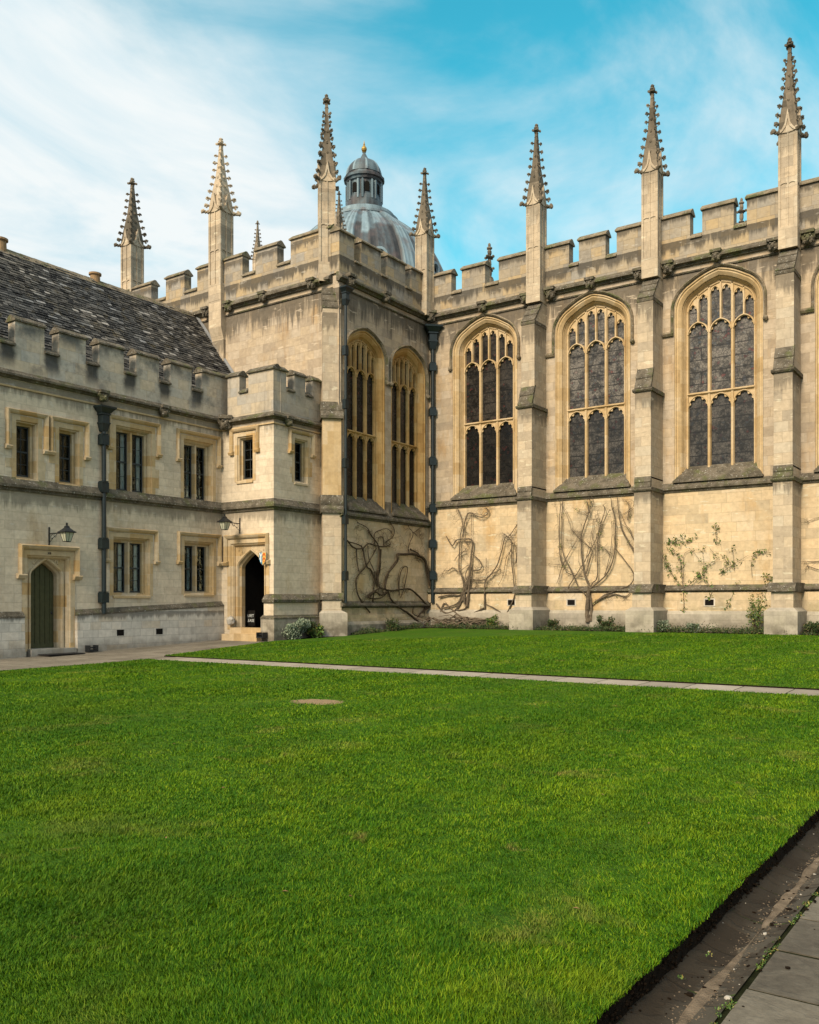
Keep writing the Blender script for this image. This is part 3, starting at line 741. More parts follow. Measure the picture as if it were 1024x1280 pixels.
def cornice(mb, s0, s1, z, proj=.22, h=.3, m=0, e0=0, e1=0):
    """weathered string: sloping top, hollow below"""
    mb.prof([(-.05, z - h * .55), (proj * .35, z - h * .55), (proj * .55, z - h * .35), (proj, z - h * .28), (proj, z - h * .05), (.04, z + h * .45), (-.05, z + h * .45)], s0, s1, m, e0, e1)
def coping(mb, s0, s1, z, n0, n1, over=.06, h=.2, m=0):
    c = (n0 + n1) / 2
    mb.prof([(n0 - over, z), (n1 + over, z), (n1 + over, z + .05), (c + .04, z + h), (c - .04, z + h), (n0 - over, z + .05)], s0, s1, m)
def copings(lst, mats, par):
    for m in lst: sub('coping', m, mats, par)
def battlement(wall_mb, cops, segs, s0, s1, zb, zs, zt, n0, n1, ch=.22):
    """segs: merlons (a,b). zb foot, zs crenel sill, zt merlon wall top"""
    wall_mb.box(s0, s1, zb, zs, n0, n1)
    last = s0
    for a, b in segs:
        if a > last + .02: cops.append(MB()); coping(cops[-1], last + .003, a - .003, zs, n0, n1, .07, ch)
        wall_mb.box(a, b, zs + .002, zt, n0 + .002, n1 - .002)
        cops.append(MB()); coping(cops[-1], a - .05, b + .05, zt, n0, n1, .07, ch)
        last = b
    if s1 > last + .02: cops.append(MB()); coping(cops[-1], last + .003, s1, zs, n0, n1, .07, ch)

# ================================================================== CHAPEL
chapel = thing('chapel', 'tall limestone chapel with traceried windows, stepped buttresses and crocketed pinnacles', 'chapel', (XT, YR, .5))
WX = [-18.62, -13.9, -9.2, -4.5, .2]                    # window centres
BX = [-16.1, -11.44, -6.76, -2.07, 2.6]                 # buttress centres
XE = 3.2
rwin = dict(a=1.16, zb=6.52, zs=12.05, zapex=12.98, ztr=9.1, zmain=11.62, lw=.69, mw=.13, amax=.37, depth=.42)
holesR = []
for i, x in enumerate(WX):
    w_, hl = tracery_window('window', parent=chapel, loc=(x, YR, 0), rz=0, glassmat=M['glass_dark'] if i == 0 else M['glass_grey'], mats=[M['tan'], M['coping']],
                            hoodfeet=(i != 0 and True, False) if i else (False, False), footz=11.3 if i else 11.45, **rwin)
    holesR.append(hole_at(hl, x))
tw = dict(a=.90, zb=5.72, zs=11.12, zapex=11.80, ztr=8.2, zmain=10.62, lw=.51, mw=.13, amax=.34, depth=.30)
holesT = []
for i, y in enumerate((27.53, 30.43)):
    w_, hl = tracery_window('window', parent=chapel, loc=(XT, y, 0), rz=Q, glassmat=M['glass_dark'], mats=[M['ochre'], M['coping']], hoodfeet=(False, False), footz=10.4, **tw)
    holesT.append(hole_at(hl, y))
wmb = MB()
wmb.wall([(XT, 5.6), (XE, 5.6), (XE, 14), (XT, 14)], holesR); wmb.v = [(x, y + YR, z) for x, y, z in wmb.v]
t = MB(); t.wall([(YF, 4.8), (YR, 4.8), (YR, 14), (YF, 14)], holesT)
def put(dst, src, X, m=None):      # move a rz=90 frame mesh into world axes at wall X
    dst.add([(X - y, x, z) for x, y, z in src.v], src.f); dst.mi[-len(src.f):] = src.mi if m is None else [m] * len(src.f)
put(wmb, t, XT)
w2 = MB()                               # west return front (F) and the hidden sides, roof slab
w2.wall([(-34.1, .2), (XT, .2), (XT, 14.2), (-34.1, 14.2)], []); wmb.add([(x, YF, z) for x, y, z in w2.v], w2.f)
wmb.add([(XE, YR, 0), (XE, YR + 12, 0), (XE, YR + 12, 14), (XE, YR, 14)], [(0, 1, 2, 3)])
wmb.add([(-34.1, YF, 0), (-34.1, YR + 12, 0), (-34.1, YR + 12, 14), (-34.1, YF, 14)], [(0, 1, 2, 3)])
wmb.add([(-34.1, YR + 12, 0), (XE, YR + 12, 0), (XE, YR + 12, 14), (-34.1, YR + 12, 14)], [(0, 1, 2, 3)])
part('upper_wall', wmb, [M['chapel']], chapel)
rf = MB(); rf.add([(-34, YF + .1, 14.05), (XT - .1, YF + .1, 14.05), (XT - .1, YR + .1, 14.05), (XE, YR + .1, 14.05), (XE, YR + 12, 14.05), (-34, YR + 12, 14.05)], [(0, 1, 2, 3, 4, 5)])
part('roof', rf, [M['leadroof']], chapel)
# lower walls, plinth courses
lw = MB(); b = MB(); b.box(XT, XE, .2, 5.6, -.5, .02); lw.add([(x, y + YR, z) for x, y, z in b.v], b.f)
b = MB(); b.box(YF + .05, YR, .2, 4.8, -.5, .02); put(lw, b, XT)
b = MB(); b.box(XT, XE, .3, 1.95, -.4, .10); b.prof([(0, 1.95), (.10, 1.95), (.02, 2.02)], XT, XE); lw.add([(x, y + YR, z) for x, y, z in b.v], b.f)
b = MB(); b.box(YF + .05, YR - .1, .1, 1.15, -.4, .12); put(lw, b, XT)
part('lower_wall', lw, [M['lower']], chapel)
pl = MB(); b = MB()
b.prof([(0, 1.0), (.20, 1.0), (.20, 1.2), (.11, 1.32), (0, 1.32)], XT, XE)                    # base course
pl.add([(x, y + YR, z) for x, y, z in b.v], b.f)
b = MB(); b.box(XT, XE, .2, .995, -.3, .2); pl.add([(x, y + YR, z) for x, y, z in b.v], b.f)
b = MB(); b.box(YF, YR - .2, .1, .78, -.3, .22); b.prof([(0, .78), (.22, .78), (.13, .9), (0, .9)], YF, YR - .2); put(pl, b, XT)
part('plinth', pl, [M['pedestal']], chapel)
def courses(name, rows):
    st = MB()
    for fn_ in rows:
        b = MB(); where = fn_(b)
        if where == 'T': put(st, b, XT)
        else: st.add([(x, y + where, z) for x, y, z in b.v], b.f)
    part(name, st, [M['dark']], chapel)
def c_(s0, s1, z, pj, h, w):
    def f(b): cornice(b, s0, s1, z, pj, h); return w
    return f
courses('sill_string', [c_(XT, XE, 5.75, .16, .34, YR), c_(YF, YR, 4.98, .16, .34, 'T')])
courses('plinth_string', [c_(XT, XE, 2.12, .2, .26, YR), c_(YF, YR, 1.55, .18, .26, 'T')])
courses('cornice', [c_(XT, XE, 13.78, .24, .34, YR), c_(YF - .1, YR, 13.78, .24, .34, 'T'), c_(-34.1, XT - .3, 13.78, .24, .34, YF)])
def b_(s0, s1, w):
    def f(b): b.prof([(0, 13.36), (.05, 13.36), (.07, 13.40), (0, 13.44)], s0, s1); return w
    return f
courses('bead_moulding', [b_(XT, XE, YR), b_(YF, YR, 'T'), b_(-34.1, XT - .3, YF)])
# parapets
def mk_parapet(segs, s0, s1, loc, rz, n0=-.30, n1=.08, zb=13.9, zs=14.52, zt=15.44):
    a, c = MB(), []; battlement(a, c, segs, s0, s1, zb, zs, zt, n0, n1)
    p = part('parapet', a, [M['parapet']], chapel, loc, rz); copings(c, [M['coping']], p)
mR = [(XT - .2, -20.17), (-19.65, -18.54), (-17.9, -14.81)]
x = -14.40
while x < XE - 1: mR += [(x, x + 1.08), (x + 1.52, x + 4.26)]; x += 4.69
mk_parapet([m for m in mR if m[1] < XE + .5], XT - .2, XE, (0, YR, 0), 0)
mk_parapet([(YF - .08, 26.71), (27.15, 28.4), (28.82, 30.06), (30.5, YR - .09)], YF - .08, YR - .09, (XT, 0, 0), Q)
mk_parapet([(-33.9, -31.95), (-30.98, -29.79), (-28.99, -26.32), (-25.59, -24.41), (-23.7, XT - .31)], -34.1, XT - .31, (0, YF, 0), 0, zt=15.62, zs=14.75)

# buttresses of the long wall
bt = MB()
def wedge(mb, w, z0, z1, n0, n1, over=.07, m=1, steps=2, stone=0):
    """weathering: drip course, stone cheeks and overlapping dark slabs on the slope, from front n1 at z0 to n0 at z1"""
    mb.prof([(-.1, z0 - .08), (n1 + over * .6, z0 - .08), (n1 + over, z0 - .03), (n1 + over, z0 + .01), (n1, z0 + .05), (-.1, z0 + .05)], -w - over * .7, w + over * .7, m)
    mb.prof([(-.1, z0 + .05), (n1 - .03, z0 + .05), (n0 - .03, z1), (-.1, z1)], -w, w, stone)
    for k in range(steps):
        a, b_ = k / steps, (k + 1) / steps; na, nb = n1 + (n0 - n1) * a, n1 + (n0 - n1) * b_; za, zb_ = z0 + .05 + (z1 - z0 - .05) * a, z0 + .05 + (z1 - z0 - .05) * b_
        mb.prof([(na - .06, za), (na + .035, za), (na + .035, za + .03), (nb + .005, zb_ + .01), (nb - .06, zb_ + .01)], -w - .012, w + .012, m)
def buttress_mesh(d=1.3, topz=13.3):
    b = MB(); w = .29
    b.box(-.51, .51, .3, 1.33, -.1, d + .28, 2); b.hexa((-.51, .51, -.1, d + .28, 1.33), (-.36, .36, -.1, d + .1, 1.45), 2)
    b.box(-.34, .34, 1.45, 1.95, -.1, d + .07, 0)
    b.prof([(-.1, 1.93), (d + .2, 1.97), (d + .2, 2.1), (d + .01, 2.26), (-.1, 2.26)], -.42, .42, 1)
    b.box(-w - .01, w + .01, 2.2, 5.56, -.1, d, 0)
    wedge(b, w, 5.62, 6.05, d - .06, d, .1, 1, 2)
    b.box(-w, w, 6.0, 9.08, -.1, d - .06, 0)
    wedge(b, w, 9.14, 9.95, d - .32, d - .06, .1, 1, 2)
    b.box(-w + .01, w - .01, 9.9, 12.35, -.1, d - .3, 0)
    wedge(b, w - .01, 12.4, topz + .02, .34, d - .3, .03, 1, 3)
    b.box(-w + .013, w - .013, 12.4, topz + .001, -.1, .33, 0)
    return b.mesh('buttress', [M['ashlar'], M['dark'], M['pedestal']])
bmesh_ = buttress_mesh()
for x in BX:
    o = bpy.data.objects.new('buttress', bmesh_); COL.objects.link(o); place(o, chapel, (x, YR, 0))
    pinnacle(chapel, x, YR - .30 + .02, 13.3)
    head(chapel, (x - .55, YR - .05, 13.62)); head(chapel, (x + .55, YR - .05, 13.62), 0, 1.1)
for x in WX: head(chapel, (x, YR - .05, 13.68))
# diagonal corner buttress of the west block
def corner_buttress():
    b = MB(); D = .8; w = .345
    b.box(-.46, .56, .1, 1.22, -.2, D + .16, 2); b.hexa((-.46, .56, -.2, D + .16, 1.22), (-.36, .36, -.2, D + .04, 1.32), 2)
    b.box(-.35, .35, 1.32, 1.7, -.2, D + .03, 0)
    b.prof([(-.2, 1.70), (D + .1, 1.72), (D + .1, 1.84), (D, 1.98), (-.2, 1.98)], -.42, .42, 1)
    b.box(-w, w, 1.95, 4.95, -.2, D, 0)
    b.prof([(-.2, 4.93), (D + .1, 4.95), (D + .12, 5.1), (D + .02, 5.22), (D + .04, 5.30), (D + .05, 5.36), (D - .02, 5.62), (-.2, 5.62)], -.42, .42, 1)
    b.box(-w, w, 5.6, 8.46, -.2, D - .02, 3)
    b.prof([(-.2, 8.44), (D + .10, 8.46), (D + .11, 8.56), (D, 8.74), (D + .01, 8.8), (D - .06, 9.1), (-.2, 9.1)], -.42, .42, 1)
    b.box(-w + .01, w - .01, 9.05, 12.62, -.2, D - .07, 0)
    for k in range(3): b.prof([(-.2, 12.6 + .26 * k), (D - .03 - .05 * k, 12.6 + .26 * k), (D - .03 - .05 * k, 12.66 + .26 * k), (D - .1 - .05 * k, 12.86 + .26 * k), (-.2, 12.86 + .26 * k)], -w - .005 - .002 * k, w + .005 + .002 * k, 1)
    return b
CBX, CBY = -21.52, 25.70
part('buttress', corner_buttress(), [M['ashlar'], M['dark'], M['pedestal'], M['tan']], chapel, (CBX - .8 * .7071, CBY + .8 * .7071, 0), math.pi / 4, label='diagonal corner buttress beside the entrance tower')
PINW = pinnacle_meshes(.62, 3.9, 3.15, 5)
pinnacle(chapel, -22.02, 25.98, 13.65, math.pi / 4, PINW, label='tallest looking pinnacle on the corner beside the dome')
# pale pinnacle on the middle of the west front, standing on a flat pilaster
fb = MB(); fb.box(-28.07, -27.35, 12.9, 14.4, -.1, .28); fb.box(-28.05, -27.37, 3, 12.45, -.1, .12); fb.hexa((-28.05, -27.37, -.1, .12, 12.45), (-28.07, -27.35, -.1, .28, 12.9))
part('buttress', fb, [M['ashlar']], chapel, (0, YF, 0))
PINP = (PIN[0], PIN[1].copy()); PINP[1].materials[0] = M['ashlar']
pinnacle(chapel, -27.72, 25.97, 14.0, 0, PINP, (1.2, 1.2, .97), label='pale pinnacle above the tiled roof')
pinnacle(chapel, -33.6, 26.1, 14.0, 0, None, (1.2, 1.2, .97))
pinnacle(chapel, XT + .04, 31.55, 13.7, 0, None, (.98, .98, .90), label='pinnacle in the corner between the two chapel walls')
cs = MB(); cs.box(-.09, .09, 13.9, 15.2, -.1, .1); part('corner_shaft', cs, [M['ashlar']], chapel, (XT + .1, YR - .12, 0), math.pi / 4)
for s, z in ((27.9, 13.6),): head(chapel, (XT + .05, 28.6, 13.68), Q)
head(chapel, (XT + .05, 26.35, 13.68), Q, 1.1)
for x in (-22.55, -25.1, -27.05, -28.35): head(chapel, (x, YF - .05, 13.66))
head(chapel, (XT + .2, YR - .2, 13.7), math.pi / 4, 1.15)
# small finials of the far parapet
sm = MB()
for dz, r, hh in ((0, .2, .2), (.3, .14, .25), (.6, .17, .07), (.9, .12, .3), (1.2, .24, .07), (1.45, .12, .2), (1.68, .16, .1), (1.85, .08, .12)): sm.blob((0, 0, dz), (r, r, hh), int(dz * 10), .12, nu=8, nv=5)
for a in range(4):
    for dz in (.55, 1.2): sm.blob((.24 * math.cos(a * Q), .24 * math.sin(a * Q), dz), (.08, .08, .07), a, .2, nu=6, nv=4)
sm.lathe([(.24, -2.5), (.24, 0)], seg=8)
sme = sm.mesh('finial', [M['spire']])
for x, y, tip in ((-33.54, 34, 21.59), (-28.02, 34, 21.7)): pinnacle(chapel, x, y, tip - 4.45, 0, None, (.64, .64, .64))
for x, y, z, s in ((-24.17, 42, 18.98, 1.0), (-11.03, 42, 18.4, .8)):
    o = bpy.data.objects.new('finial', sme); COL.objects.link(o); place(o, chapel, (x, y, z)); o.scale = (s,) * 3
# vents
for x, z in ((-17.3, 1.62), (-14.7, 1.62), (-9.45, 1.62), (-5.6, 1.62)):
    v = MB(); v.box(-.20, .20, z - .14, z + .14, .09, .115, 0); v.box(-.15, .15, z - .1, z + .1, .1, .125, 1)
    for k in range(5): v.box(-.15, .15, z - .09 + k * .04, z - .075 + k * .04, .12, .135, 1)
    part('vent', v, [M['plinth'], M['room']], chapel, (x, YR, 0))

# downpipes
def downpipe(parent, loc, rz, z0, z1, brackets, r=.085, n=.16, hop=True, big=1.0):
    p = MB(); p.tube([(0, -n, z0), (0, -n, z1)], r, 12)
    o = part('downpipe', p, [M['pipe']], parent, loc, rz, smooth=False)
    for z in brackets:
        b = MB(); b.box(-r * 1.75, r * 1.75, z - .16, z + .16, .0, n + r * 1.25); b.box(-r * 1.35, r * 1.35, z + .165, z + .2, 0, n + r * 1.4)
        sub('bracket', b, [M['pipe']], o)
    if hop:
        h = MB(); k = big
        for (w0, w1, za, zb_) in ((.10, .17, 0, .28), (.19, .19, .28, .33), (.15, .15, .33, .62), (.2, .2, .62, .67), (.17, .33, .67, .86), (.35, .36, .86, .93)):
            h.hexa((-w0 * k, w0 * k, .0, n + w0 * .9 * k, z1 + za * k), (-w1 * k, w1 * k, .0, n + w1 * .9 * k, z1 + zb_ * k))
        sub('hopper', h, [M['pipe']], o)
    return o
downpipe(chapel, (XT + .16, YR - .02, 0), math.radians(45), 1.6, 12.35, (11.6, 9.7, 7.6, 5.6, 4.1, 2.75), .08, .2, True, 1.05)
downpipe(chapel, (XT + .10, YF + .16, 0), Q, 1.6, 12.7, (11.0, 9.0, 6.8, 4.7, 2.6), .055, .09, True, .7)

# ================================================================== COLLEGE RANGE (left)
rangeb = thing('college_range', 'two storey cream limestone range with battlements, tiled roof and olive door', 'building', (XL, 16, 0))
Y0, Y1 = 7.0, YP
def rect_opening(name, parent, loc, rz, s0, s1, z0, z1, mullions=0, hood=True, hz=.30, drop=.75, sash=True, splay=.16, deep=.30, foot=True, mat='tan', curt=True, quoin=0):
    """square-headed window: moulded frame, sash and panes, curtains, dark room, label mould"""
    w = MB(); path = [(s0, z0 - .02), (s0, z1), (s1, z1), (s1, z0 - .02)]
    sp = splay
    prof = [(.14, .012), (.0, .012), (-.015, -.04), (-.05, -.05), (-sp * .6, -.12), (-sp * .6, -deep * .6), (-sp, -deep * .7), (-sp, -deep - .05)]
    w.sweep(path, prof)
    w.prof([(-deep, z0 + .10), (.03, z0), (.05, z0 - .02), (.05, z0 - .09), (-deep, z0 - .09)], s0 - .02, s1 + .02)
    if quoin:
        rg = random.Random(int(s0 * 10 + z0))
        zz = z0
        while zz < z1:
            h = rg.uniform(.24, .36)
            for sd in (-1, 1):
                if rg.random() < .5:
                    a = s0 - .14 - rg.uniform(.08, .2) if sd < 0 else s1 + .12; w.box(a, a + (s0 - .12 - a if sd < 0 else rg.uniform(.08, .2)), zz, min(zz + h, z1), -.02, .010)
            zz += h
    win = part(name, w, [M[mat]], parent, loc, rz)
    i0, i1, j0, j1 = s0 + sp, s1 - sp, z0 + .09, z1 - sp
    n = mullions + 1; mw = .13; lw_ = (i1 - i0 - mw * mullions) / n
    if mullions:
        mm = MB()
        for k in range(mullions):
            c = i0 + lw_ * (k + 1) + mw * k + mw / 2
            mm.sweep([(c, j0 - .03), (c, j1 + .03)], [(-mw / 2, -deep), (-mw * .28, -deep + .14), (mw * .28, -deep + .14), (mw / 2, -deep), (mw / 2, -deep - .08), (-mw / 2, -deep - .08)], closed_prof=True)
        sub('mullion', mm, [M[mat]], win)
    g, f, c, rm = MB(), MB(), MB(), MB()
    for k in range(n):
        a = i0 + k * (lw_ + mw); b = a + lw_; d = -deep - .03
        g.box(a, b, j0, j1, d - .012, d - .006)
        fw = .035
        for (x0, x1, y0, y1) in ((a, a + fw, j0, j1), (b - fw, b, j0, j1), (a + fw, b - fw, j0, j0 + .06), (a + fw, b - fw, j1 - .045, j1), (a + fw, b - fw, (j0 + j1) / 2 - .03, (j0 + j1) / 2 + .02)):
            f.box(x0, x1, y0, y1, d - .004, d + .03)
        m_ = (a + b) / 2
        f.box(m_ - .01, m_ + .01, j0 + .06, j1 - .045, d - .003, d + .012)
        for q in (.25, .75): f.box(a + fw, b - fw, j0 + (j1 - j0) * q - .009, j0 + (j1 - j0) * q + .009, d - .003, d + .011)
        if curt:
            for (x0, x1) in ((a + .02, a + lw_ * .30), (b - lw_ * .36, b - .02)):
                K = 10; P = []
                for i in range(K + 1):
                    x = x0 + (x1 - x0) * i / K; P += [(x, -(d - .10 + .02 * math.sin(i * 2.1)), j0 + .02), (x, -(d - .10 + .02 * math.sin(i * 2.1)), j1)]
                c.add(P, [(2 * i, 2 * i + 2, 2 * i + 3, 2 * i + 1) for i in range(K)])
    sub('glass', g, [M['pane']], win); sub('sash', f, [M['sash']], win)
    if curt: sub('curtain', c, [M['curtain']], win)
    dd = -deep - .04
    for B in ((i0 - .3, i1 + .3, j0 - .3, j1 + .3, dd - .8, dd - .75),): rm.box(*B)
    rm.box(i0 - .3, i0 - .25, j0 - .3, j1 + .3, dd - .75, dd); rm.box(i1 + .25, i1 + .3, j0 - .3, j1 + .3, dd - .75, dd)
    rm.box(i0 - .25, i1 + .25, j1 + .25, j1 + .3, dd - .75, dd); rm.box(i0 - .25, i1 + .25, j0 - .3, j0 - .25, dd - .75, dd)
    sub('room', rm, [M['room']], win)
    if hood:
        h = MB(); hz_ = z1 + hz - .12
        hp = [(s0 - .2, z1 - drop), (s0 - .2, hz_), (s1 + .2, hz_), (s1 + .2, z1 - drop)]
        h.sweep(hp, [(0, 0), (0, .05), (.04, .09), (.10, .12), (.13, .06), (.13, 0)], closed_prof=True)
        for x0, sg in ((s0 - .265, -1), (s1 + .265, 1)):
            h.prof([(0, z1 - drop - .1), (.1, z1 - drop - .1), (.14, z1 - drop - .02), (.13, z1 - drop + .0), (0, z1 - drop + .05)], x0 - .10, x0 + .10)
        sub('hood_mould', h, [M[mat]], win)
    return [(s0 - .012, z0 - .05), (s0 - .012, z1 + .012), (s1 + .012, z1 + .012), (s1 + .012, z0 - .05)]
H = []
lo = (XL, 0, 0)
for (a, b) in ((12.2, 12.85), (13.4, 14.05), (15.15, 15.86), (16.58, 17.30), (9.2, 10.5)):
    H.append(rect_opening('window', rangeb, lo, Q, a, b, 5.32, 7.05, 0 if b - a < 1 else 1, drop=.80, mat='surround', curt=False if b - a < 1 else True, quoin=1, splay=.12))
H.append(rect_opening('window', rangeb, lo, Q, 18.68, 20.15, 5.27, 7.47, 1, mat='surround', quoin=1))
H.append(rect_opening('window', rangeb, lo, Q, 21.55, 22.92, 5.27, 7.45, 1, mat='surround'))
H.append(rect_opening('window', rangeb, lo, Q, 18.58, 20.05, 1.85, 3.78, 1, mat='surround'))
H.append(rect_opening('window', rangeb, lo, Q, 21.58, 22.95, 1.92, 3.82, 1, mat='surround'))
H.append(rect_opening('window', rangeb, lo, Q, 12.0, 13.4, 1.85, 3.78, 1, mat='surround'))

def gothic_doorway(parent, loc, rz, s0, s1, zf, zspring, zap, ztop, mat, hoodspan, leaf=None, number=False):
    """square-framed doorway with a depressed pointed arch inside; outer frame s0..s1 up to ztop"""
    a = MB(); path = [(s0, zf), (s0, ztop), (s1, ztop), (s1, zf)]
    a.sweep(path, [(.16, .015), (.0, .015), (-.02, -.03), (-.06, -.05), (-.10, -.12), (-.10, -.18)])
    i0, i1 = s0 + .10, s1 - .10; w = (i1 - i0) / 2 - .13; cx = (i0 + i1) / 2
    top = [(x + cx, z + zspring) for x, z in four_centred(w, zap - zspring, .5 * w)]
    arch = [(cx - w, zf)] + top + [(cx + w, zf)]
    # spandrel wall with carved leaves
    a.wall([(i0 - .01, zf), (i1 + .01, zf), (i1 + .01, ztop - .09), (i0 - .01, ztop - .09)], [], -.17) if False else None
    t_ = MB(); t_.wall([(i0 - .02, zf), (cx - w - .06, zf)] + [(x + (-.06 if x < cx else .06) * (1 if abs(x - cx) > .1 else 0), z + .05) for x, z in top] + [(cx + w + .06, zf), (i1 + .02, zf), (i1 + .02, ztop - .08), (i0 - .02, ztop - .08)], [], -.16)
    a.add(t_.v, t_.f)
    a.sweep(arch, [(.085, -.155), (.08, -.11), (.03, -.11), (-.0, -.15), (-.02, -.22), (-.06, -.28), (-.06, -.45)])
    for k, sg in enumerate((-1, 1)):
        for j in range(9):
            rg = random.Random(j * 3 + k); a.blob((cx + sg * (w * .45 + rg.random() * w * .5), .16 - .012, zap - .02 - rg.random() * .18 + .06), (.035, .02, .035), j, .3, nu=6, nv=4)
    d = part('doorway', a, [M[mat]], parent, loc, rz)
    h = MB(); hz_ = ztop + .17; (ha, hb, hd_) = hoodspan
    h.sweep([(ha, hd_), (ha, hz_), (hb, hz_), (hb, hd_)], [(0, 0), (0, .06), (.04, .10), (.11, .14), (.15, .07), (.15, 0)], closed_prof=True)
    for x0 in (ha - .08, hb + .08): h.prof([(0, hd_ - .12), (.1, hd_ - .12), (.16, hd_ - .02), (.15, hd_), (0, hd_ + .05)], x0 - .14, x0 + .14)
    sub('hood_mould', h, [M[mat]], d)
    if leaf:
        lf = MB(); K = 6
        for k in range(K):
            x0 = cx - w + 2 * w * k / K; x1 = cx - w + 2 * w * (k + 1) / K
            zt0, zt1 = arch_z(top, max(x0, cx - w + .01)), arch_z(top, min(x1, cx + w - .01))
            lf.plate([(x0 + .008, zf + .16), (x1 - .008, zf + .16), (x1 - .008, zt1 + .01), (x0 + .008, zt0 + .01)], -.50, -.455)
        for k in range(1, K): x0 = cx - w + 2 * w * k / K; lf.box(x0 - .02, x0 + .02, zf + .16, arch_z(top, x0), -.456, -.43)
        lf.box(cx - w, cx + w, zf + .05, zf + .2, -.5, -.44); lf.box(cx - w, cx + w, zf, zap + .1, -.54, -.51)
        dl = sub('door', lf, [M['door']], d)
        hn = MB(); hn.blob((cx + w * .72, .43, zf + 1.15), (.03, .03, .05), 1, .1); hn.tube([(cx + w * .72, .42, zf + 1.2), (cx + w * .72, .42, zf + 1.1)], .012, 6)
        hn2 = sub('handle', hn, [M['iron']], d)
    return [(s0 - .012, zf - .3), (s0 - .012, ztop + .012), (s1 + .012, ztop + .012), (s1 + .012, zf - .3)], (cx, w, top)
hd_, _ = gothic_doorway(rangeb, lo, Q, 15.50, 16.98, .14, 2.42, 2.92, 3.05, 'surround', (15.38, 17.12, 2.45), leaf=True)
H.append(hd_)
# door number plate above the door
def text_mesh(body, size, mat, depth=.004):
    cu = bpy.data.curves.new('t', 'FONT'); cu.body = body; cu.size = size; cu.align_x = 'CENTER'; cu.align_y = 'CENTER'; cu.extrude = depth
    ob = bpy.data.objects.new('t', cu); COL.objects.link(ob)
    me = bpy.data.meshes.new_from_object(ob.evaluated_get(bpy.context.evaluated_depsgraph_get())); bpy.data.objects.remove(ob); bpy.data.curves.remove(cu)
    me.transform(Matrix.Rotation(Q, 4, 'X')); me.materials.clear(); me.materials.append(mat); return me
nm = text_mesh('XII', .10, M['iron']); nm.transform(Matrix.Translation((16.24, -.03, 3.12)))
part('door_number', nm, None, rangeb, lo, Q)
rw = MB(); rw.wall([(Y0, -.3), (Y1, -.3), (Y1, 8.45), (Y0, 8.45)], H)
b = MB(); b.add([(XL, Y0, -.3), (XL - 8, Y0, -.3), (XL - 8, Y0, 8.5), (XL, Y0, 8.5), (XL - 8, YF, -.3), (XL - 8, YF, 8.5)], [(0, 1, 2, 3), (1, 4, 5, 2)])
rr_ = MB(); rr_.add([(XL - y, x, z) for x, y, z in rw.v], rw.f); rr_.add(b.v, b.f)
part('wall', rr_, [M['range']], rangeb)
# battered pale plinth whose top climbs with the ground
pb = MB(); pt = MB()
def gplinth(a, b_):
    K = max(1, int((b_ - a) / .8)); P = []
    for i in range(K + 1):
        y = a + (b_ - a) * i / K; zt = 1.17 + .29 * max(0, (y - 16.0)) / 6.6 if y > 16 else 1.17
        P += [(y, -.0, -.3), (y, -.17, -.3), (y, -.13, zt), (y, 0, zt)]
    F = []
    for i in range(K): F += [(4 * i + 1, 4 * i + 5, 4 * i + 6, 4 * i + 2), (4 * i + 2, 4 * i + 6, 4 * i + 7, 4 * i + 3)]
    F += [(0, 1, 2, 3), (4 * K, 4 * K + 3, 4 * K + 2, 4 * K + 1)]
    pb.add(P, F)
    P = []
    for i in range(K + 1):
        y = a + (b_ - a) * i / K; zt = 1.17 + .29 * max(0, (y - 16.0)) / 6.6 if y > 16 else 1.17
        P += [(y, 0, zt - .02), (y, -.15, zt - .02), (y, -.15, zt + .03), (y, -.02, zt + .17), (y, 0, zt + .17)]
    F = []
    for i in range(K):
        for j in range(4): F.append((5 * i + j, 5 * i + 5 + j, 5 * i + 6 + j, 5 * i + j + 1))
    F += [(0, 1, 2, 3, 4), (5 * K + 4, 5 * K + 3, 5 * K + 2, 5 * K + 1, 5 * K)]
    pt.add(P, F)
gplinth(Y0, 15.36); gplinth(17.14, Y1 - .02)
p = part('plinth', pb, [M['plinth']], rangeb, lo, Q); sub('plinth_coping', pt, [M['dark']], p)
s_ = MB(); s_.prof([(-.02, 4.93), (.06, 4.93), (.08, 5.0), (.17, 5.03), (.17, 5.11), (.02, 5.33), (-.02, 5.33)], Y0, Y1 - .0)
part('string_course', s_, [M['dark']], rangeb, lo, Q)
s_ = MB(); s_.prof([(-.02, 7.98), (.05, 7.98), (.05, 8.03), (-.02, 8.05)], Y0, Y1, 1); cornice(s_, Y0, Y1, 8.38, .20, .26)
part('cornice', s_, [M['dark'], M['tan']], rangeb, lo, Q)
a_, c_ = MB(), []
seg = [(15.11 + 1.455 * k, 16.07 + 1.455 * k) for k in range(-5, 6)]; seg = [s for s in seg if s[0] > Y0] ; seg[-1] = (seg[-1][0], Y1)
battlement(a_, c_, seg, Y0, Y1, 8.45, 9.22, 9.98, -.34, .03, .2)
p = part('parapet', a_, [M['range_parapet']], rangeb, lo, Q); copings(c_, [M['dark']], p)
head(rangeb, (XL + .05, 20.55, 8.2), Q, .95); head(rangeb, (XL + .08, 18.05, 8.25), Q, .9)
downpipe(rangeb, (XL, 18.12, 0), Q, 1.25, 7.15, (6.87, 5.34, 3.51, 1.77), .075, .14, True, .85)
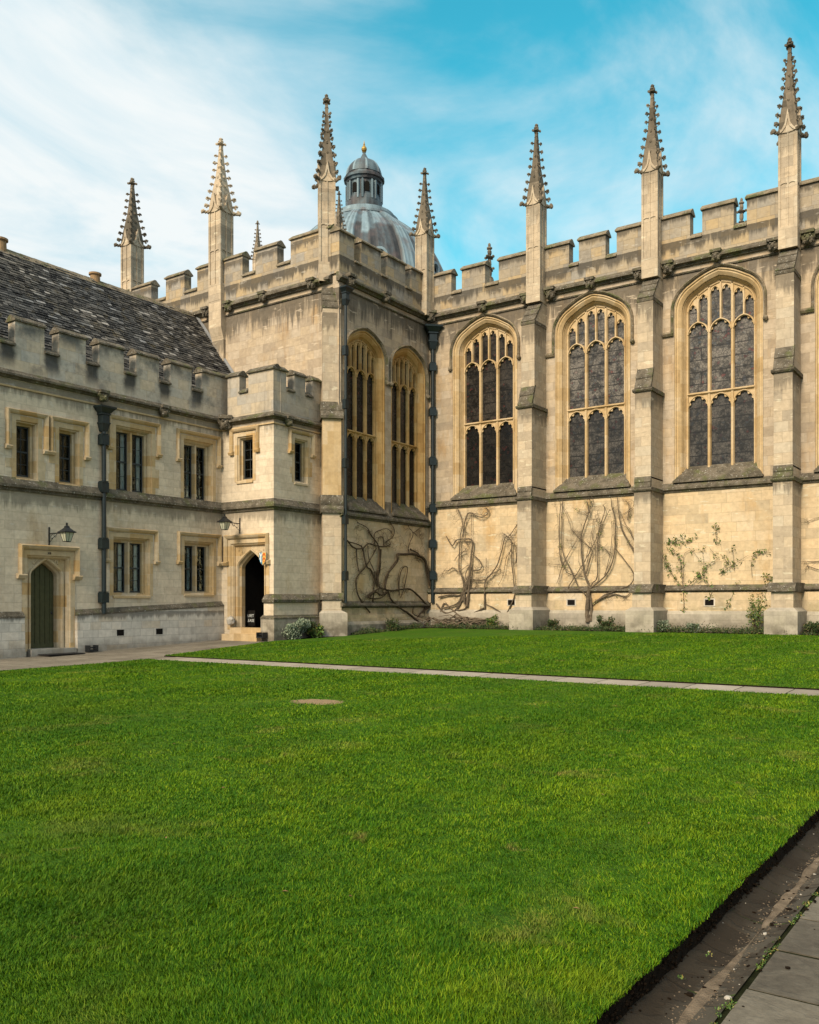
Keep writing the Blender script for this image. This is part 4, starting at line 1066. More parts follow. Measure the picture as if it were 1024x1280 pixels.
# vents and stone-tiled roof
for y, z in ((18.75, .62), (20.35, .62)):
    v = MB(); v.box(y - .14, y + .14, z - .1, z + .1, .12, .152, 0); v.box(y - .17, y + .17, z + .1, z + .13, .12, .16, 1); v.box(y - .17, y + .17, z - .13, z - .1, .12, .16, 1)
    part('vent', v, [M['room'], M['plinth']], rangeb, lo, Q)
RX, RZ = -29.2, 13.78; EX, EZ = -25.22, 8.75
tl = MB(); tl.rnd = []; rg = random.Random(7)
L_ = math.hypot(RX - EX, RZ - EZ); rows = 46; ux, uz = (RX - EX) / L_, (RZ - EZ) / L_; nx, nz = -uz, ux
nx, nz = (uz, -ux) if uz * 1 > 0 else (nx, nz)
for r_ in range(rows):
    ex = L_ / rows; q0 = r_ * ex; y = Y0 + (r_ % 2) * .13
    while y < YF - .02:
        w_ = rg.uniform(.17, .36) * (1.15 - .3 * r_ / rows); y1 = min(y + w_, YF - .02)
        lift = rg.uniform(.018, .05); a0 = q0 - rg.uniform(0, .028); a1 = q0 + ex * 1.1
        tlt = rg.uniform(-.008, .008)
        P = []
        for (yy, aa, hh) in ((y + .004, a0, lift + tlt), (y1 - .004, a0 + rg.uniform(-.01, .01), lift - tlt), (y1 - .004, a1, .008), (y + .004, a1, .008)):
            P.append((EX + ux * aa + nx * hh, yy, EZ + uz * aa + nz * hh))
        for (yy, aa) in ((y + .004, a0), (y1 - .004, a0)): P.append((EX + ux * aa - nx * .01, yy, EZ + uz * aa - nz * .01))
        tl.add(P, [(0, 1, 2, 3), (0, 4, 5, 1)])
        v_ = min(1, max(0, rg.gauss(.45, .27))); v_ = 1 if rg.random() < .006 else v_; tl.rnd += [v_] * 6
        y = y1
o_ = len(tl.v); tl.add([(RX, Y0, RZ), (RX, YF, RZ), (-33.1, YF, 8.9), (-33.1, Y0, 8.9), (EX, Y0, EZ - .06), (EX, YF, EZ - .06), (RX, Y0, RZ - .06), (RX, YF, RZ - .06)], [(0, 1, 2, 3), (4, 5, 7, 6), (0, 3, 4)]); tl.rnd += [.3] * 8
roof = part('roof', tl, [M['tiles']], rangeb)
rdg = MB(); y = Y0
while y < YF - .1:
    y1 = min(YF - .02, y + .52); rdg.add([(RX + .17, y, RZ - .17), (RX, y, RZ + .06), (RX - .17, y, RZ - .17), (RX + .17, y1 - .01, RZ - .17), (RX, y1 - .01, RZ + .05), (RX - .17, y1 - .01, RZ - .17)], [(0, 3, 4, 1), (1, 4, 5, 2), (0, 1, 2), (3, 5, 4)]); y = y1
sub('ridge', rdg, [M['coping']], roof)
fl = MB(); fl.tube([(RX + .05, YF - .05, RZ), (EX, YF - .05, EZ + .1)], .08, 4); sub('flashing', fl, [M['leadroof']], roof)
for (y, z, k) in ((15.15, 13.9, 1.0), (18.95, 13.85, .9)):
    cp = MB(); cp.lathe([(.22 * k, -.5), (.20 * k, .22), (.26 * k, .25), (.26 * k, .36), (.18 * k, .38), (.15 * k, .2)], (0, 0), 16)
    part('chimney_pot', cp, [M['terracotta']], rangeb, (RX - .1, y + 2.1, z + .02)).scale = (1, 1, .62)

# ================================================================== ENTRANCE TOWER
tower = thing('entrance_tower', 'low square battlemented tower with dark arched entrance, between range and chapel', 'tower', (-23.5, 24.5, .3))
hP = []; lP = (0, YP, 0)
hP.append(rect_opening('window', tower, lP, 0, -24.07, -23.28, 6.05, 7.68, 0, drop=.55, mat='surround', curt=False, quoin=0, splay=.1, deep=.25))
h2, (dcx, dw, dtop) = gothic_doorway(tower, lP, 0, -24.42, -22.62 + .0, .62, 2.85, 3.5, 3.78, 'surround', (-24.55, -22.62, 3.1))
hP.append([(max(x, -24.43), z) for x, z in h2])
tb = MB(); tb.wall([(XL, .0), (XP, .0), (XP, 8.3), (XL, 8.3)], hP); tb.v = [(x, YP + y, z) for x, y, z in tb.v]
hQ = [rect_opening('window', tower, (XP, 0, 0), Q, 24.45, 25.15, 6.02, 7.62, 0, drop=.5, mat='surround', curt=False, quoin=1, splay=.1, deep=.25)]
b = MB(); b.wall([(YP, .0), (25.9, .0), (25.9, 8.3), (YP, 8.3)], hQ); put(tb, b, XP)
tb.add([(XL + .3, YP + .3, 9.0), (XP - .3, YP + .3, 9.0), (XP - .3, YF, 9.0), (XL + .3, YF, 9.0)], [(0, 1, 2, 3)])
part('wall', tb, [M['range']], tower)
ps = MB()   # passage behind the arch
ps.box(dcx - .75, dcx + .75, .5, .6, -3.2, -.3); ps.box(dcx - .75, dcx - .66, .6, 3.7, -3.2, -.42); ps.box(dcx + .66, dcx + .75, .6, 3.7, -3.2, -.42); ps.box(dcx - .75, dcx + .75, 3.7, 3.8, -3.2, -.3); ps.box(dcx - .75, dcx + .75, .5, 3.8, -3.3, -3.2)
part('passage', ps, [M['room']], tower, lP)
stp = MB(); stp.box(-24.35, -22.7, .1, .70, -.42, .12); stp.box(-24.45, -22.68, .05, .47, .12, .42)
part('steps', stp, [M['tan']], tower, lP)
bl = MB(); bl.blob((-24.28, YP - .12, .95), (.16, .14, .17), 4, .2, nu=10, nv=7)
part('worn_stone_base', bl, [M['plinth']], tower)
s_ = MB(); sprof = [(-.02, 4.93), (.06, 4.93), (.08, 5.0), (.17, 5.03), (.17, 5.11), (.02, 5.33), (-.02, 5.33)]
for kind_ in ('string_course', 'cornice'):
    s_ = MB()
    for A0, A1, q0, q1, side in ((XL, XP, 0, 1, 0), (YP, YF, 1, 0, 1)):
        b = MB()
        if kind_ == 'cornice': b.prof([(-.02, 7.98), (.05, 7.98), (.05, 8.03), (-.02, 8.05)], A0, A1, 1, q0, q1); cornice(b, A0, A1, 8.30, .20, .26, 0, q0, q1)
        else: b.prof(sprof, A0, A1, 0, q0, q1)
        if side: put(s_, b, XP)
        else: s_.add([(x, YP + y, z) for x, y, z in b.v], b.f); s_.mi[-len(b.f):] = b.mi
    part(kind_, s_, [M['dark'], M['tan']], tower)
pp = MB(); b = MB(); b.box(YP - .138, YF - .3, 1.1, 1.62, -.1, .12); b.box(YP - .238, YF - .3, .0, 1.05, -.1, .24, 1); put(pp, b, XP)
b = MB(); b.box(-22.60, XP - .102, 1.1, 1.62, -.1, .14); b.box(-22.66, XP - .102, .0, 1.05, -.1, .24, 1); pp.add([(x, YP + y, z) for x, y, z in b.v], b.f); pp.mi[-len(b.f):] = b.mi
p = part('plinth', pp, [M['range'], M['pedestal']], tower)
dk = MB(); b = MB(); b.prof([(0, 1.60), (.22, 1.62), (.24, 1.72), (.1, 1.88), (0, 1.92)], YP - .0, YF - .35, 0, 1, 0); b.prof([(0, 1.05), (.26, 1.03), (.26, 1.08), (.12, 1.17), (0, 1.17)], YP, YF - .35, 0, 1, 0); put(dk, b, XP)
b = MB(); b.prof([(0, 1.60), (.22, 1.62), (.24, 1.72), (.1, 1.88), (0, 1.92)], -22.60, XP, 0, 0, 1); b.prof([(0, 1.05), (.26, 1.03), (.26, 1.08), (.12, 1.17), (0, 1.17)], -22.66, XP, 0, 0, 1); dk.add([(x, YP + y, z) for x, y, z in b.v], b.f)
sub('plinth_coping', dk, [M['dark']], p)
a_, c_ = MB(), []; battlement(a_, c_, [(XL + .34, -23.95), (-23.49, -22.93 + .68)], XL + .34, XP + .0, 8.3, 9.25, 9.92, -.32, .02, .2)
p = part('parapet', a_, [M['tower_parapet']], tower, lP); copings(c_, [M['dark']], p)
a_, c_ = MB(), []; battlement(a_, c_, [(YP + .33, 23.99), (24.42, 25.02), (25.42, YF - .02)], YP + .33, YF - .02, 8.3, 9.25, 9.92, -.32, .02, .2)
p = part('parapet', a_, [M['tower_parapet']], tower, (XP, 0, 0), Q); copings(c_, [M['dark']], p)
# parapet step above the junction of range and tower
a_, c_ = MB(), []; battlement(a_, c_, [(YP - .02, YP + .58)], YP - .02, YP + .9, 8.46, 9.3, 10.0, -.36, .035, .2)
p = part('parapet', a_, [M['tower_parapet']], tower, (XL, 0, 0), Q); copings(c_, [M['dark']], p)
head(tower, (XP + .03, 24.0, 8.12), Q, .85); head(tower, (XL + .28, YP - .06, 8.2), math.pi / 4, 1.3)
VINE = {'T':[(0.1,0.06,[(31.51,0.82),(32.02,1.14),(32.27,1.51),(32.02,1.89),(31.81,2.3),(31.68,2.86),(31.43,3.36),(31.1,3.53),(30.54,3.62),(29.91,3.59),(29.38,3.55),(29.38,3.28),(28.86,2.87),(28.6,2.52),(28.56,2.17)]),(0.05,0.025,[(28.13,2.25),(27.71,2.84),(27.36,3.04),(27.16,3.7),(26.75,3.84),(26.09,3.93),(26.03,4.03)]),(0.045,0.025,[(27.64,1.23),(27.16,1.61),(26.79,2.02),(26.79,2.56),(27.22,2.91),(27.71,3.35),(28.02,3.74)]),(0.05,0.02,[(28.2,2.25),(28.06,2.68),(28.2,3.11),(28.2,3.79),(27.64,4.27),(27.43,4.51),(26.85,4.66)]),(0.045,0.04,[(28.35,3.72),(28.27,2.94),(28.13,2.59),(28.24,2.16)]),(0.025,0.012,[(27.99,3.78),(27.95,4.29),(28.42,4.5),(28.78,4.56),(29.0,4.45)]),(0.03,0.02,[(29.61,1.92),(29.53,2.45),(29.76,2.98),(30.15,3.04),(29.91,2.28),(29.68,1.83)]),(0.025,0.015,[(28.71,4.04),(29.15,4.28),(29.23,4.59),(29.0,4.77)]),(0.022,0.012,[(30.22,3.63),(30.26,3.99),(30.54,4.46),(30.22,4.75),(30.46,4.86)]),(0.015,0.008,[(30.54,4.5),(30.94,4.66),(31.35,4.92)]),(0.012,0.008,[(30.62,4.51),(31.02,4.42),(31.18,4.5)]),(0.055,0.04,[(31.6,1.47),(31.02,1.84),(30.3,2.17),(29.61,2.14),(28.93,2.09),(28.13,2.16),(27.64,1.86)]),(0.06,0.04,[(30.86,0.83),(30.22,1.16),(29.61,1.39),(29.0,1.74),(28.71,2.13)]),(0.03,0.02,[(26.82,3.64),(26.79,3.27),(26.95,2.81)]),(0.045,0.03,[(26.22,3.94),(26.69,3.68),(27.16,3.7),(27.5,3.89),(28.13,3.83),(28.71,3.86),(29.0,3.97)]),(0.05,0.05,[(32.02,1.56),(31.68,1.42),(31.18,1.19),(30.86,1.02)]),(0.03,0.02,[(27.85,1.61),(27.92,2.25),(27.92,2.76),(27.57,3.3),(27.53,3.8)]),(0.05,0.03,[(28.64,2.0),(28.35,1.91),(27.92,2.03),(27.5,1.82),(28.27,1.78),(28.71,2.0)]),(0.03,0.02,[(31.85,1.61),(31.43,1.38),(31.35,1.01),(30.54,1.16),(30.62,1.52)]),(0.04,0.03,[(30.38,3.82),(30.86,3.7),(31.1,3.53)]),(0.02,0.01,[(28.56,3.81),(28.49,4.2),(28.13,4.18)])],'B0':[(0.07,0.03,[(-19.34,1.46),(-19.23,2.3),(-19.18,2.99),(-19.13,3.59),(-19.07,4.05),(-19.23,4.24),(-19.83,4.22),(-20.06,4.0),(-20.33,4.38)]),(0.05,0.025,[(-19.45,1.56),(-19.51,2.49),(-19.72,3.0),(-19.7,3.7),(-19.67,4.4),(-19.56,4.91),(-19.83,5.58)]),(0.035,0.02,[(-19.51,4.3),(-19.51,4.72),(-19.34,5.18),(-19.18,5.31),(-18.64,5.09),(-18.33,5.3),(-18.43,5.47)]),(0.05,0.02,[(-18.49,1.37),(-18.49,2.06),(-18.43,2.56),(-18.12,2.79),(-17.75,2.96)]),(0.04,0.02,[(-18.33,2.65),(-17.91,3.1),(-17.7,3.73),(-17.55,4.22),(-17.34,4.3),(-16.99,4.73)]),(0.035,0.025,[(-17.5,1.15),(-17.14,1.83),(-17.14,2.28),(-17.24,3.17),(-17.27,3.98),(-17.39,4.21),(-17.6,4.36)]),(0.02,0.01,[(-17.29,3.72),(-17.5,3.36),(-17.65,2.73),(-17.86,2.33)]),(0.03,0.03,[(-19.07,3.59),(-18.75,3.35),(-18.64,3.07),(-18.8,2.94),(-19.07,2.94)]),(0.05,0.05,[(-20.84,1.56),(-20.39,1.18),(-19.83,1.37),(-19.51,1.93),(-19.23,2.58),(-19.45,2.39),(-19.51,2.49)]),(0.05,0.04,[(-20.73,1.84),(-20.17,1.93),(-19.67,1.93),(-19.45,2.3)]),(0.05,0.04,[(-19.29,0.86),(-19.72,1.09),(-20.11,1.37),(-20.5,1.56),(-20.73,0.84)]),(0.045,0.04,[(-18.49,1.42),(-19.02,1.19),(-19.51,1.0)]),(0.02,0.015,[(-18.43,3.43),(-18.43,2.75)]),(0.03,0.03,[(-18.49,2.56),(-18.75,2.52),(-19.02,2.57),(-19.18,2.67)]),(0.04,0.04,[(-19.34,1.83),(-19.67,1.65),(-19.83,1.32),(-19.45,1.37),(-19.29,1.7)]),(0.06,0.05,[(-19.18,2.76),(-19.4,2.3),(-19.61,1.84),(-19.83,1.56),(-20.5,1.37)]),(0.02,0.01,[(-19.13,5.26),(-19.13,4.24)]),(0.015,0.01,[(-19.94,3.34),(-19.72,3.66),(-19.4,3.74)]),(0.02,0.015,[(-19.51,4.21),(-19.29,3.97),(-19.67,3.61)]),(0.02,0.01,[(-20.0,3.06),(-19.72,2.91),(-19.29,3.18)]),(0.02,0.01,[(-20.0,3.06),(-20.28,2.97),(-20.5,2.93)]),(0.02,0.01,[(-16.99,3.93),(-17.09,3.17),(-16.99,3.62),(-17.14,3.98)]),(0.03,0.02,[(-17.6,1.11),(-18.01,1.38),(-18.49,1.56)]),(0.03,0.02,[(-19.18,3.22),(-19.4,2.67),(-19.02,2.16),(-18.86,2.52)])],'B1':[(0.13,0.09,[(-13.97,0.87),(-13.99,1.45),(-13.92,2.08)]),(0.08,0.05,[(-13.87,0.92),(-13.84,1.45),(-13.94,2.13)]),(0.05,0.025,[(-13.89,2.13),(-14.09,2.58),(-14.21,3.17),(-14.26,4.07),(-14.11,4.61),(-13.94,5.05),(-14.01,5.46)]),(0.035,0.02,[(-13.92,2.13),(-13.82,2.35),(-13.63,2.53),(-13.58,3.06),(-13.58,4.13),(-13.39,4.75),(-13.3,5.1),(-13.39,5.28)]),(0.04,0.02,[(-13.87,2.17),(-13.35,2.57),(-13.06,3.01),(-12.9,3.66),(-12.88,4.32),(-12.92,4.77),(-13.04,5.22),(-13.06,5.53)]),(0.035,0.015,[(-14.06,1.9),(-14.35,2.13),(-14.8,2.14),(-14.6,2.5),(-14.21,3.03),(-13.82,3.7),(-13.49,4.4),(-13.11,5.09)]),(0.03,0.025,[(-14.3,2.09),(-14.45,2.36),(-14.8,3.09),(-15.04,3.6),(-15.07,4.66),(-15.04,5.52)]),(0.03,0.02,[(-15.02,3.1),(-15.14,3.47),(-15.17,4.66),(-15.09,5.44)]),(0.035,0.02,[(-13.82,1.54),(-13.44,1.81),(-12.88,2.07),(-12.33,2.27),(-12.19,2.68),(-12.78,3.48),(-12.92,3.62)]),(0.035,0.02,[(-13.77,1.59),(-13.25,1.86),(-12.88,1.92),(-12.42,1.87),(-12.17,2.33)]),(0.02,0.015,[(-13.84,3.65),(-14.26,3.98),(-14.62,4.36)]),(0.03,0.02,[(-14.06,2.71),(-13.92,3.16),(-13.82,3.52)]),(0.04,0.02,[(-12.19,3.51),(-12.46,4.0),(-12.65,4.4),(-12.78,5.07),(-12.81,5.51)]),(0.02,0.01,[(-12.17,3.9),(-12.33,4.3),(-12.51,4.53),(-12.69,4.98)]),(0.02,0.012,[(-14.11,2.58),(-14.8,2.73),(-15.04,3.05),(-15.65,3.11)]),(0.015,0.01,[(-15.27,2.37),(-15.04,3.01),(-14.45,4.04),(-14.4,4.17)]),(0.02,0.01,[(-13.3,2.61),(-13.11,3.41),(-13.04,4.11),(-13.06,4.64)]),(0.012,0.008,[(-14.97,5.2),(-14.72,4.59),(-14.67,3.77)]),(0.025,0.012,[(-12.42,4.65),(-12.37,5.18),(-12.51,5.4)]),(0.02,0.01,[(-13.11,3.41),(-13.35,3.68),(-13.63,3.87)]),(0.015,0.01,[(-14.11,3.17),(-13.87,4.06),(-13.77,4.77)]),(0.015,0.01,[(-13.68,3.15),(-13.73,3.69),(-13.82,4.23)]),(0.02,0.012,[(-13.92,5.0),(-13.87,5.36),(-13.92,5.54)]),(0.012,0.006,[(-14.01,4.87),(-14.21,5.06),(-14.5,5.17)]),(0.012,0.006,[(-12.6,4.88),(-12.23,5.12),(-12.19,5.34)]),(0.015,0.008,[(-13.44,4.57),(-13.63,4.67),(-13.68,4.9)])],'B2':[(0.018,0.01,[(-10.34,0.87),(-10.34,1.66),(-10.42,2.57),(-10.54,3.25),(-10.85,3.52)]),(0.012,0.008,[(-10.39,2.17),(-10.71,2.52),(-11.06,3.15),(-11.14,3.36)]),(0.012,0.008,[(-10.36,2.34),(-10.36,3.25),(-10.08,3.47),(-9.8,3.12)]),(0.012,0.007,[(-10.36,2.11),(-9.91,2.45),(-9.47,2.94),(-9.19,3.16),(-9.47,3.56)]),(0.01,0.006,[(-9.22,3.66),(-9.22,4.05),(-9.27,4.41)]),(0.012,0.006,[(-9.08,2.6),(-8.65,2.92),(-8.12,3.24)]),(0.01,0.006,[(-8.6,2.7),(-8.65,3.31),(-8.7,3.56)]),(0.01,0.006,[(-8.01,2.47),(-8.01,3.07),(-7.8,3.34),(-7.44,3.3)]),(0.014,0.008,[(-7.75,0.9),(-7.91,1.66),(-7.55,2.09),(-7.39,2.46),(-7.6,2.52)]),(0.01,0.006,[(-8.86,1.44),(-8.7,1.77),(-8.49,2.32)]),(0.008,0.005,[(-10.77,3.77),(-10.31,3.76),(-9.91,3.94)]),(0.008,0.005,[(-11.0,3.78),(-10.71,3.83),(-10.42,3.99)]),(0.01,0.006,[(-9.63,2.44),(-9.63,2.78),(-9.69,3.51)]),(0.012,0.006,[(-9.47,1.66),(-9.36,2.11),(-9.69,2.44),(-9.91,2.67)]),(0.012,0.006,[(-9.08,2.6),(-8.86,2.98),(-9.03,3.29)]),(0.012,0.006,[(-7.55,0.9),(-7.49,1.44),(-7.6,1.77),(-7.49,2.14)]),(0.01,0.006,[(-10.42,2.85),(-10.82,2.86),(-11.0,2.98)])],'B3':[(0.014,0.008,[(-5.6,3.01),(-6.01,2.95),(-6.3,2.97)]),(0.014,0.008,[(-5.6,2.59),(-5.96,2.7),(-6.25,2.81)]),(0.012,0.006,[(-5.6,4.46),(-6.01,4.38),(-6.25,4.29)])]}

# ================================================================== DOMED ROTUNDA far behind
DX, DY = -49.2, 63.2
dome = thing('domed_rotunda', 'grey lead dome with lantern and gilded finial rising behind the chapel parapet', 'dome', (DX, DY, 0))
def lathe_rnd(mb, prof, seg, tone, rib=None):
    P = []; rn = []
    for (r, z) in prof:
        for k in range(seg):
            a = 2 * math.pi * k / seg; rr = r + (rib(k) if rib else 0)
            P.append((rr * math.cos(a), rr * math.sin(a), z)); rn.append(tone(k, z))
    n = len(prof); mb.add(P, [(i * seg + k, i * seg + (k + 1) % seg, (i + 1) * seg + (k + 1) % seg, (i + 1) * seg + k) for i in range(n - 1) for k in range(seg)])
    mb.rnd = (mb.rnd or []) + rn
rg = random.Random(5); SEG = 192; pan = [rg.random() for _ in range(64)]
lowcut = [32.6 + rg.uniform(-.9, .9) for _ in range(64)]
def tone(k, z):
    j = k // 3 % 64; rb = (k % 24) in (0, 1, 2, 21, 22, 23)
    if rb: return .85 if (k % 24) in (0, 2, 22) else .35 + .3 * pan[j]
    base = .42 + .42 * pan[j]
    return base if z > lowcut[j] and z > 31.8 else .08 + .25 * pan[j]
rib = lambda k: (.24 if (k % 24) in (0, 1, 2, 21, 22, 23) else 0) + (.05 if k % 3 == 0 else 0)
d = MB()
prof = [(7.6, 26.5), (7.55, 27.5), (7.42, 28.6), (7.18, 29.7), (6.86, 30.7), (6.5, 31.5), (6.05, 32.3), (5.5, 33.1), (4.75, 33.9), (4.0, 34.55), (3.4, 35.0), (2.9, 35.35)]
pf = []
for (r0, z0), (r1, z1) in zip(prof, prof[1:]):
    for q in range(2): pf.append((r0 + (r1 - r0) * q / 2, z0 + (z1 - z0) * q / 2))
lathe_rnd(d, pf + [prof[-1]], SEG, tone, rib)
part('dome_shell', d, [M['lead']], dome, (DX, DY, 0), R(-42 + 22.5))
d = MB(); lathe_rnd(d, [(8.6, 0), (8.6, 24.5), (9.1, 24.6), (9.1, 25.3), (8.2, 25.5), (8.0, 26.6)], 48, lambda k, z: .5)
part('drum', d, [M['ashlar']], dome, (DX, DY, 0))
d = MB(); lathe_rnd(d, [(2.85, 35.2), (3.1, 35.3), (3.1, 35.5), (2.8, 35.65), (2.7, 35.95), (2.45, 36.1), (2.0, 36.3)], 48, lambda k, z: .55 + .3 * ((k * 7) % 5) / 5)
part('ring', d, [M['lead']], dome, (DX, DY, 0))
lt = MB(); tn = lambda k, z: .12 + .45 * ((k * 5 + int(z * 2)) % 7) / 7
lathe_rnd(lt, [(2.1, 36.2), (1.95, 36.35), (1.8, 36.7), (1.75, 37.6), (1.62, 38.0), (1.55, 38.1), (1.55, 39.4), (1.72, 39.5), (1.78, 39.7), (1.95, 39.75), (1.98, 39.95), (1.72, 40.05), (1.66, 40.3)], 16, tn)
lantern = part('lantern', lt, [M['lead']], dome, (DX, DY, 2.1)); lantern.scale = (.93, .93, .93)
for k in range(8):
    wv = MB()
    a = R(-42 + 45 * k); ca, sa = math.cos(a), math.sin(a)
    def rad_(mb, s0, s1, z0, z1, r0, r1, arch=True):
        pts = [(s0, z0), (s1, z0), (s1, z1)] + [((s0 + s1) / 2 + (s1 - s0) / 2 * math.cos(t), z1 + (s1 - s0) / 2 * math.sin(t)) for t in (.5, 1.05, 1.57, 2.1, 2.64)] + [(s0, z1)]
        K = len(pts); P = [(r * ca - s * sa, r * sa + s * ca, z) for r in (r0, r1) for s, z in pts]
        mb.add(P, [tuple(range(K)), tuple(range(2 * K - 1, K - 1, -1))] + [(i, (i + 1) % K, K + (i + 1) % K, K + i) for i in range(K)])
    rad_(wv, -.23, .23, 38.25, 38.95, 1.3, 1.60); sub('window', wv, [M['room']], lantern)
    for sg in (-1, 1):
        pv = MB(); rad_(pv, sg * .46 - .09, sg * .46 + .09, 37.6, 39.3, 1.35, 1.72); pv.rnd = [.55 + .05 * sg] * len(pv.v); sub('pilaster', pv, [M['lead']], lantern)
cp = MB(); prof = [(1.68 * math.cos(t), 40.3 + 1.62 * math.sin(t)) for t in [i * 1.42 / 10 for i in range(11)]]
lathe_rnd(cp, prof, 96, lambda k, z: .8 if k % 12 in (0, 1) else .2 + .5 * pan[k // 6 % 64], lambda k: .07 if k % 12 in (0, 1) else 0)
o_ = len(cp.v); lathe_rnd(cp, [(.5, 41.75), (.42, 41.95), (.28, 42.2), (.16, 42.45), (.1, 42.6)], 96, lambda k, z: .4)
part('cupola', cp, [M['lead']], dome, (DX, DY, 2.1)).scale = (.93, .93, .93)
fn = MB(); fn.lathe([(.05, 42.55), (.16, 42.6), (.2, 42.66), (.1, 42.7), (.22, 42.76), (.27, 42.9), (.24, 43.05), (.13, 43.2), (.08, 43.3), (.1, 43.35), (.05, 43.5), (.015, 43.75)], seg=16)
part('finial', fn, [M['gold']], dome, (DX, DY, 2.1)).scale = (.93, .93, .93)
for k in range(8):
    oc = MB()
    a = R(-42 + 45 * k); ca, sa = math.cos(a), math.sin(a); r = 6.95; z = 29.9
    P = []
    for rr, q in ((.62, .22), (.62, .5), (.42, .5), (.36, .2)):
        for i in range(14):
            t = 2 * math.pi * i / 14; s, h = rr * math.cos(t), rr * math.sin(t); R_ = r + q; P.append((R_ * ca - s * sa, R_ * sa + s * ca, z + h))
    oc.add(P, [(j * 14 + i, j * 14 + (i + 1) % 14, (j + 1) * 14 + (i + 1) % 14, (j + 1) * 14 + i) for j in range(3) for i in range(14)], 0)
    oc.add([((r + .26) * ca - .42 * math.cos(t) * sa, (r + .26) * sa + .42 * math.cos(t) * ca, z + .42 * math.sin(t)) for t in [2 * math.pi * i / 14 for i in range(14)]], [tuple(range(14))], 1)
    oc.rnd = [.8] * len(oc.v)
    part('round_window', oc, [M['lead'], M['room']], dome, (DX, DY, 0))

# ================================================================== WALL LANTERNS
def wall_lantern(label, loc, rz, proj, src=None):
    t_ = thing('wall_lantern', label, 'lantern', loc, 'wall lanterns', rz)
    b = MB()
    b.box(-.02, .02, -.32, .16, 0, .03); b.box(-.018, .018, -.016, .016, -.0, proj - .12); b.blob((0, -.015, .18), (.03, .03, .04), 1, 0); b.blob((0, -.015, -.33), (.03, .03, .03), 1, 0)
    for q in range(2):
        P = []
        for i in range(15):
            a = i / 14 * 4.6; r = .085 * (1 - i / 20); cx, cz = (.16, -.11) if q == 0 else (.34, -.06)
            P.append((0, -(cx + r * math.cos(a + 1.2 + q)), cz + r * math.sin(a + 1.2 + q)))
        b.tube(P, .008, 5)
    b.tube([(0, -.02, -.28), (0, -.22, -.13), (0, -.42, -.03)], .009, 5)
    part('bracket', b, [M['iron']], t_, loc, rz)
    g = MB(); c = -proj
    def ring(h, z): return [(-h, c - h, z), (h, c - h, z), (h, c + h, z), (-h, c + h, z)]
    P = ring(.105, -.38) + ring(.195, -.02); g.add(P, [(0, 1, 5, 4), (1, 2, 6, 5), (2, 3, 7, 6), (3, 0, 4, 7)])
    def shrink(mb, k=.72): mb.v = [(x * k, -proj + (y + proj) * k, z * k + .01) for x, y, z in mb.v]; return mb
    part('glass', shrink(g), [M['lampglass']], t_, loc, rz)
    f = MB()
    for sx in (-1, 1):
        for sy in (-1, 1): f.tube([(sx * .108, c + sy * .108, -.39), (sx * .20, c + sy * .20, -.01)], .013, 4)
    for (x, y) in ((0, -1), (0, 1), (1, 0), (-1, 0)): f.tube([(x * .108, c + y * .108, -.39), (x * .198, c + y * .198, -.01)], .010, 4)
    for h, z in ((.115, -.39), (.205, -.01)):
        q = ring(h, z)
        for i in range(4): f.tube([q[i], q[(i + 1) % 4]], .012, 4)
    part('frame', shrink(f), [M['iron']], t_, loc, rz)
    k = MB(); pr = [(.27, -.02), (.275, .015), (.20, .07), (.12, .15), (.075, .21), (.085, .235), (.05, .27), (.02, .30), (.035, .33), (.03, .37), (.01, .41)]
    for (r0, z0), (r1, z1) in zip(pr, pr[1:]): k.add(ring(r0, z0) + ring(r1, z1), [(0, 1, 5, 4), (1, 2, 6, 5), (2, 3, 7, 6), (3, 0, 4, 7)])
    k.add(ring(.27, -.02), [(0, 1, 2, 3)])
    part('cap', shrink(k), [M['iron']], t_, loc, rz)
    return t_
wall_lantern('black iron lantern on a bracket above the closed olive door', (XL, 16.24, 3.72), Q, .92)
wall_lantern('black iron lantern on a bracket above the dark open archway', (-23.93, YP, 4.5), 0, .76)

# ================================================================== SHIELD, SIGN, MAT, SCRAPERS
sh = thing('heraldic_shield', 'small painted coat of arms beside the dark archway, blue and yellow with red chevrons', 'shield', (-22.62, YP, 3.18))
def shield_outline(w, h, k=1): return [(-w * k, h * .5), (w * k, h * .5), (w * k, -.02), (w * .85 * k, -h * .2), (w * .5 * k, -h * .38), (0, -h * .52), (-w * .5 * k, -h * .38), (-w * .85 * k, -h * .2), (-w * k, -.02)]
W_, Hh = .155, .42
bk = MB(); bk.plate(shield_outline(W_ + .012, Hh + .03), .14, .18); bk.box(-.05, .05, -.05, .05, 0, .14)
sl_ = (-22.62, YP, 3.18)
part('backing', bk, [M['pedestal']], sh, sl_)
hb = MB(); o_ = shield_outline(W_, Hh)
hb.plate([(-W_, .21), (0, .21), (0, -.218), (-.078, -.16), (-.132, -.084), (-W_, -.02)], .18, .19); part('blue_field', hb, [M['azure']], sh, sl_)
hb = MB(); hb.plate([(0, .21), (W_, .21), (W_, -.02), (.132, -.084), (.078, -.16), (0, -.218)], .18, .19); part('yellow_field', hb, [M['shgold']], sh, sl_)
hb = MB(); hb.plate([(-.15, .2), (-.11, .2), (-.07, .12), (-.03, .2), (-.005, .2), (-.05, .06), (-.05, -.14), (-.095, -.12), (-.095, .06)], .19, .196)
hb.plate([(-.15, .02), (-.13, .04), (-.125, -.05), (-.14, -.03)], .19, .196); part('white_charge', hb, [M['silver']], sh, sl_)
hb = MB()
for zc in (.17, .03): hb.plate([(.015, zc - .07), (.078, zc + .03), (.145, zc - .07), (.145, zc - .12), (.078, zc - .03), (.015, zc - .12)], .19, .196)
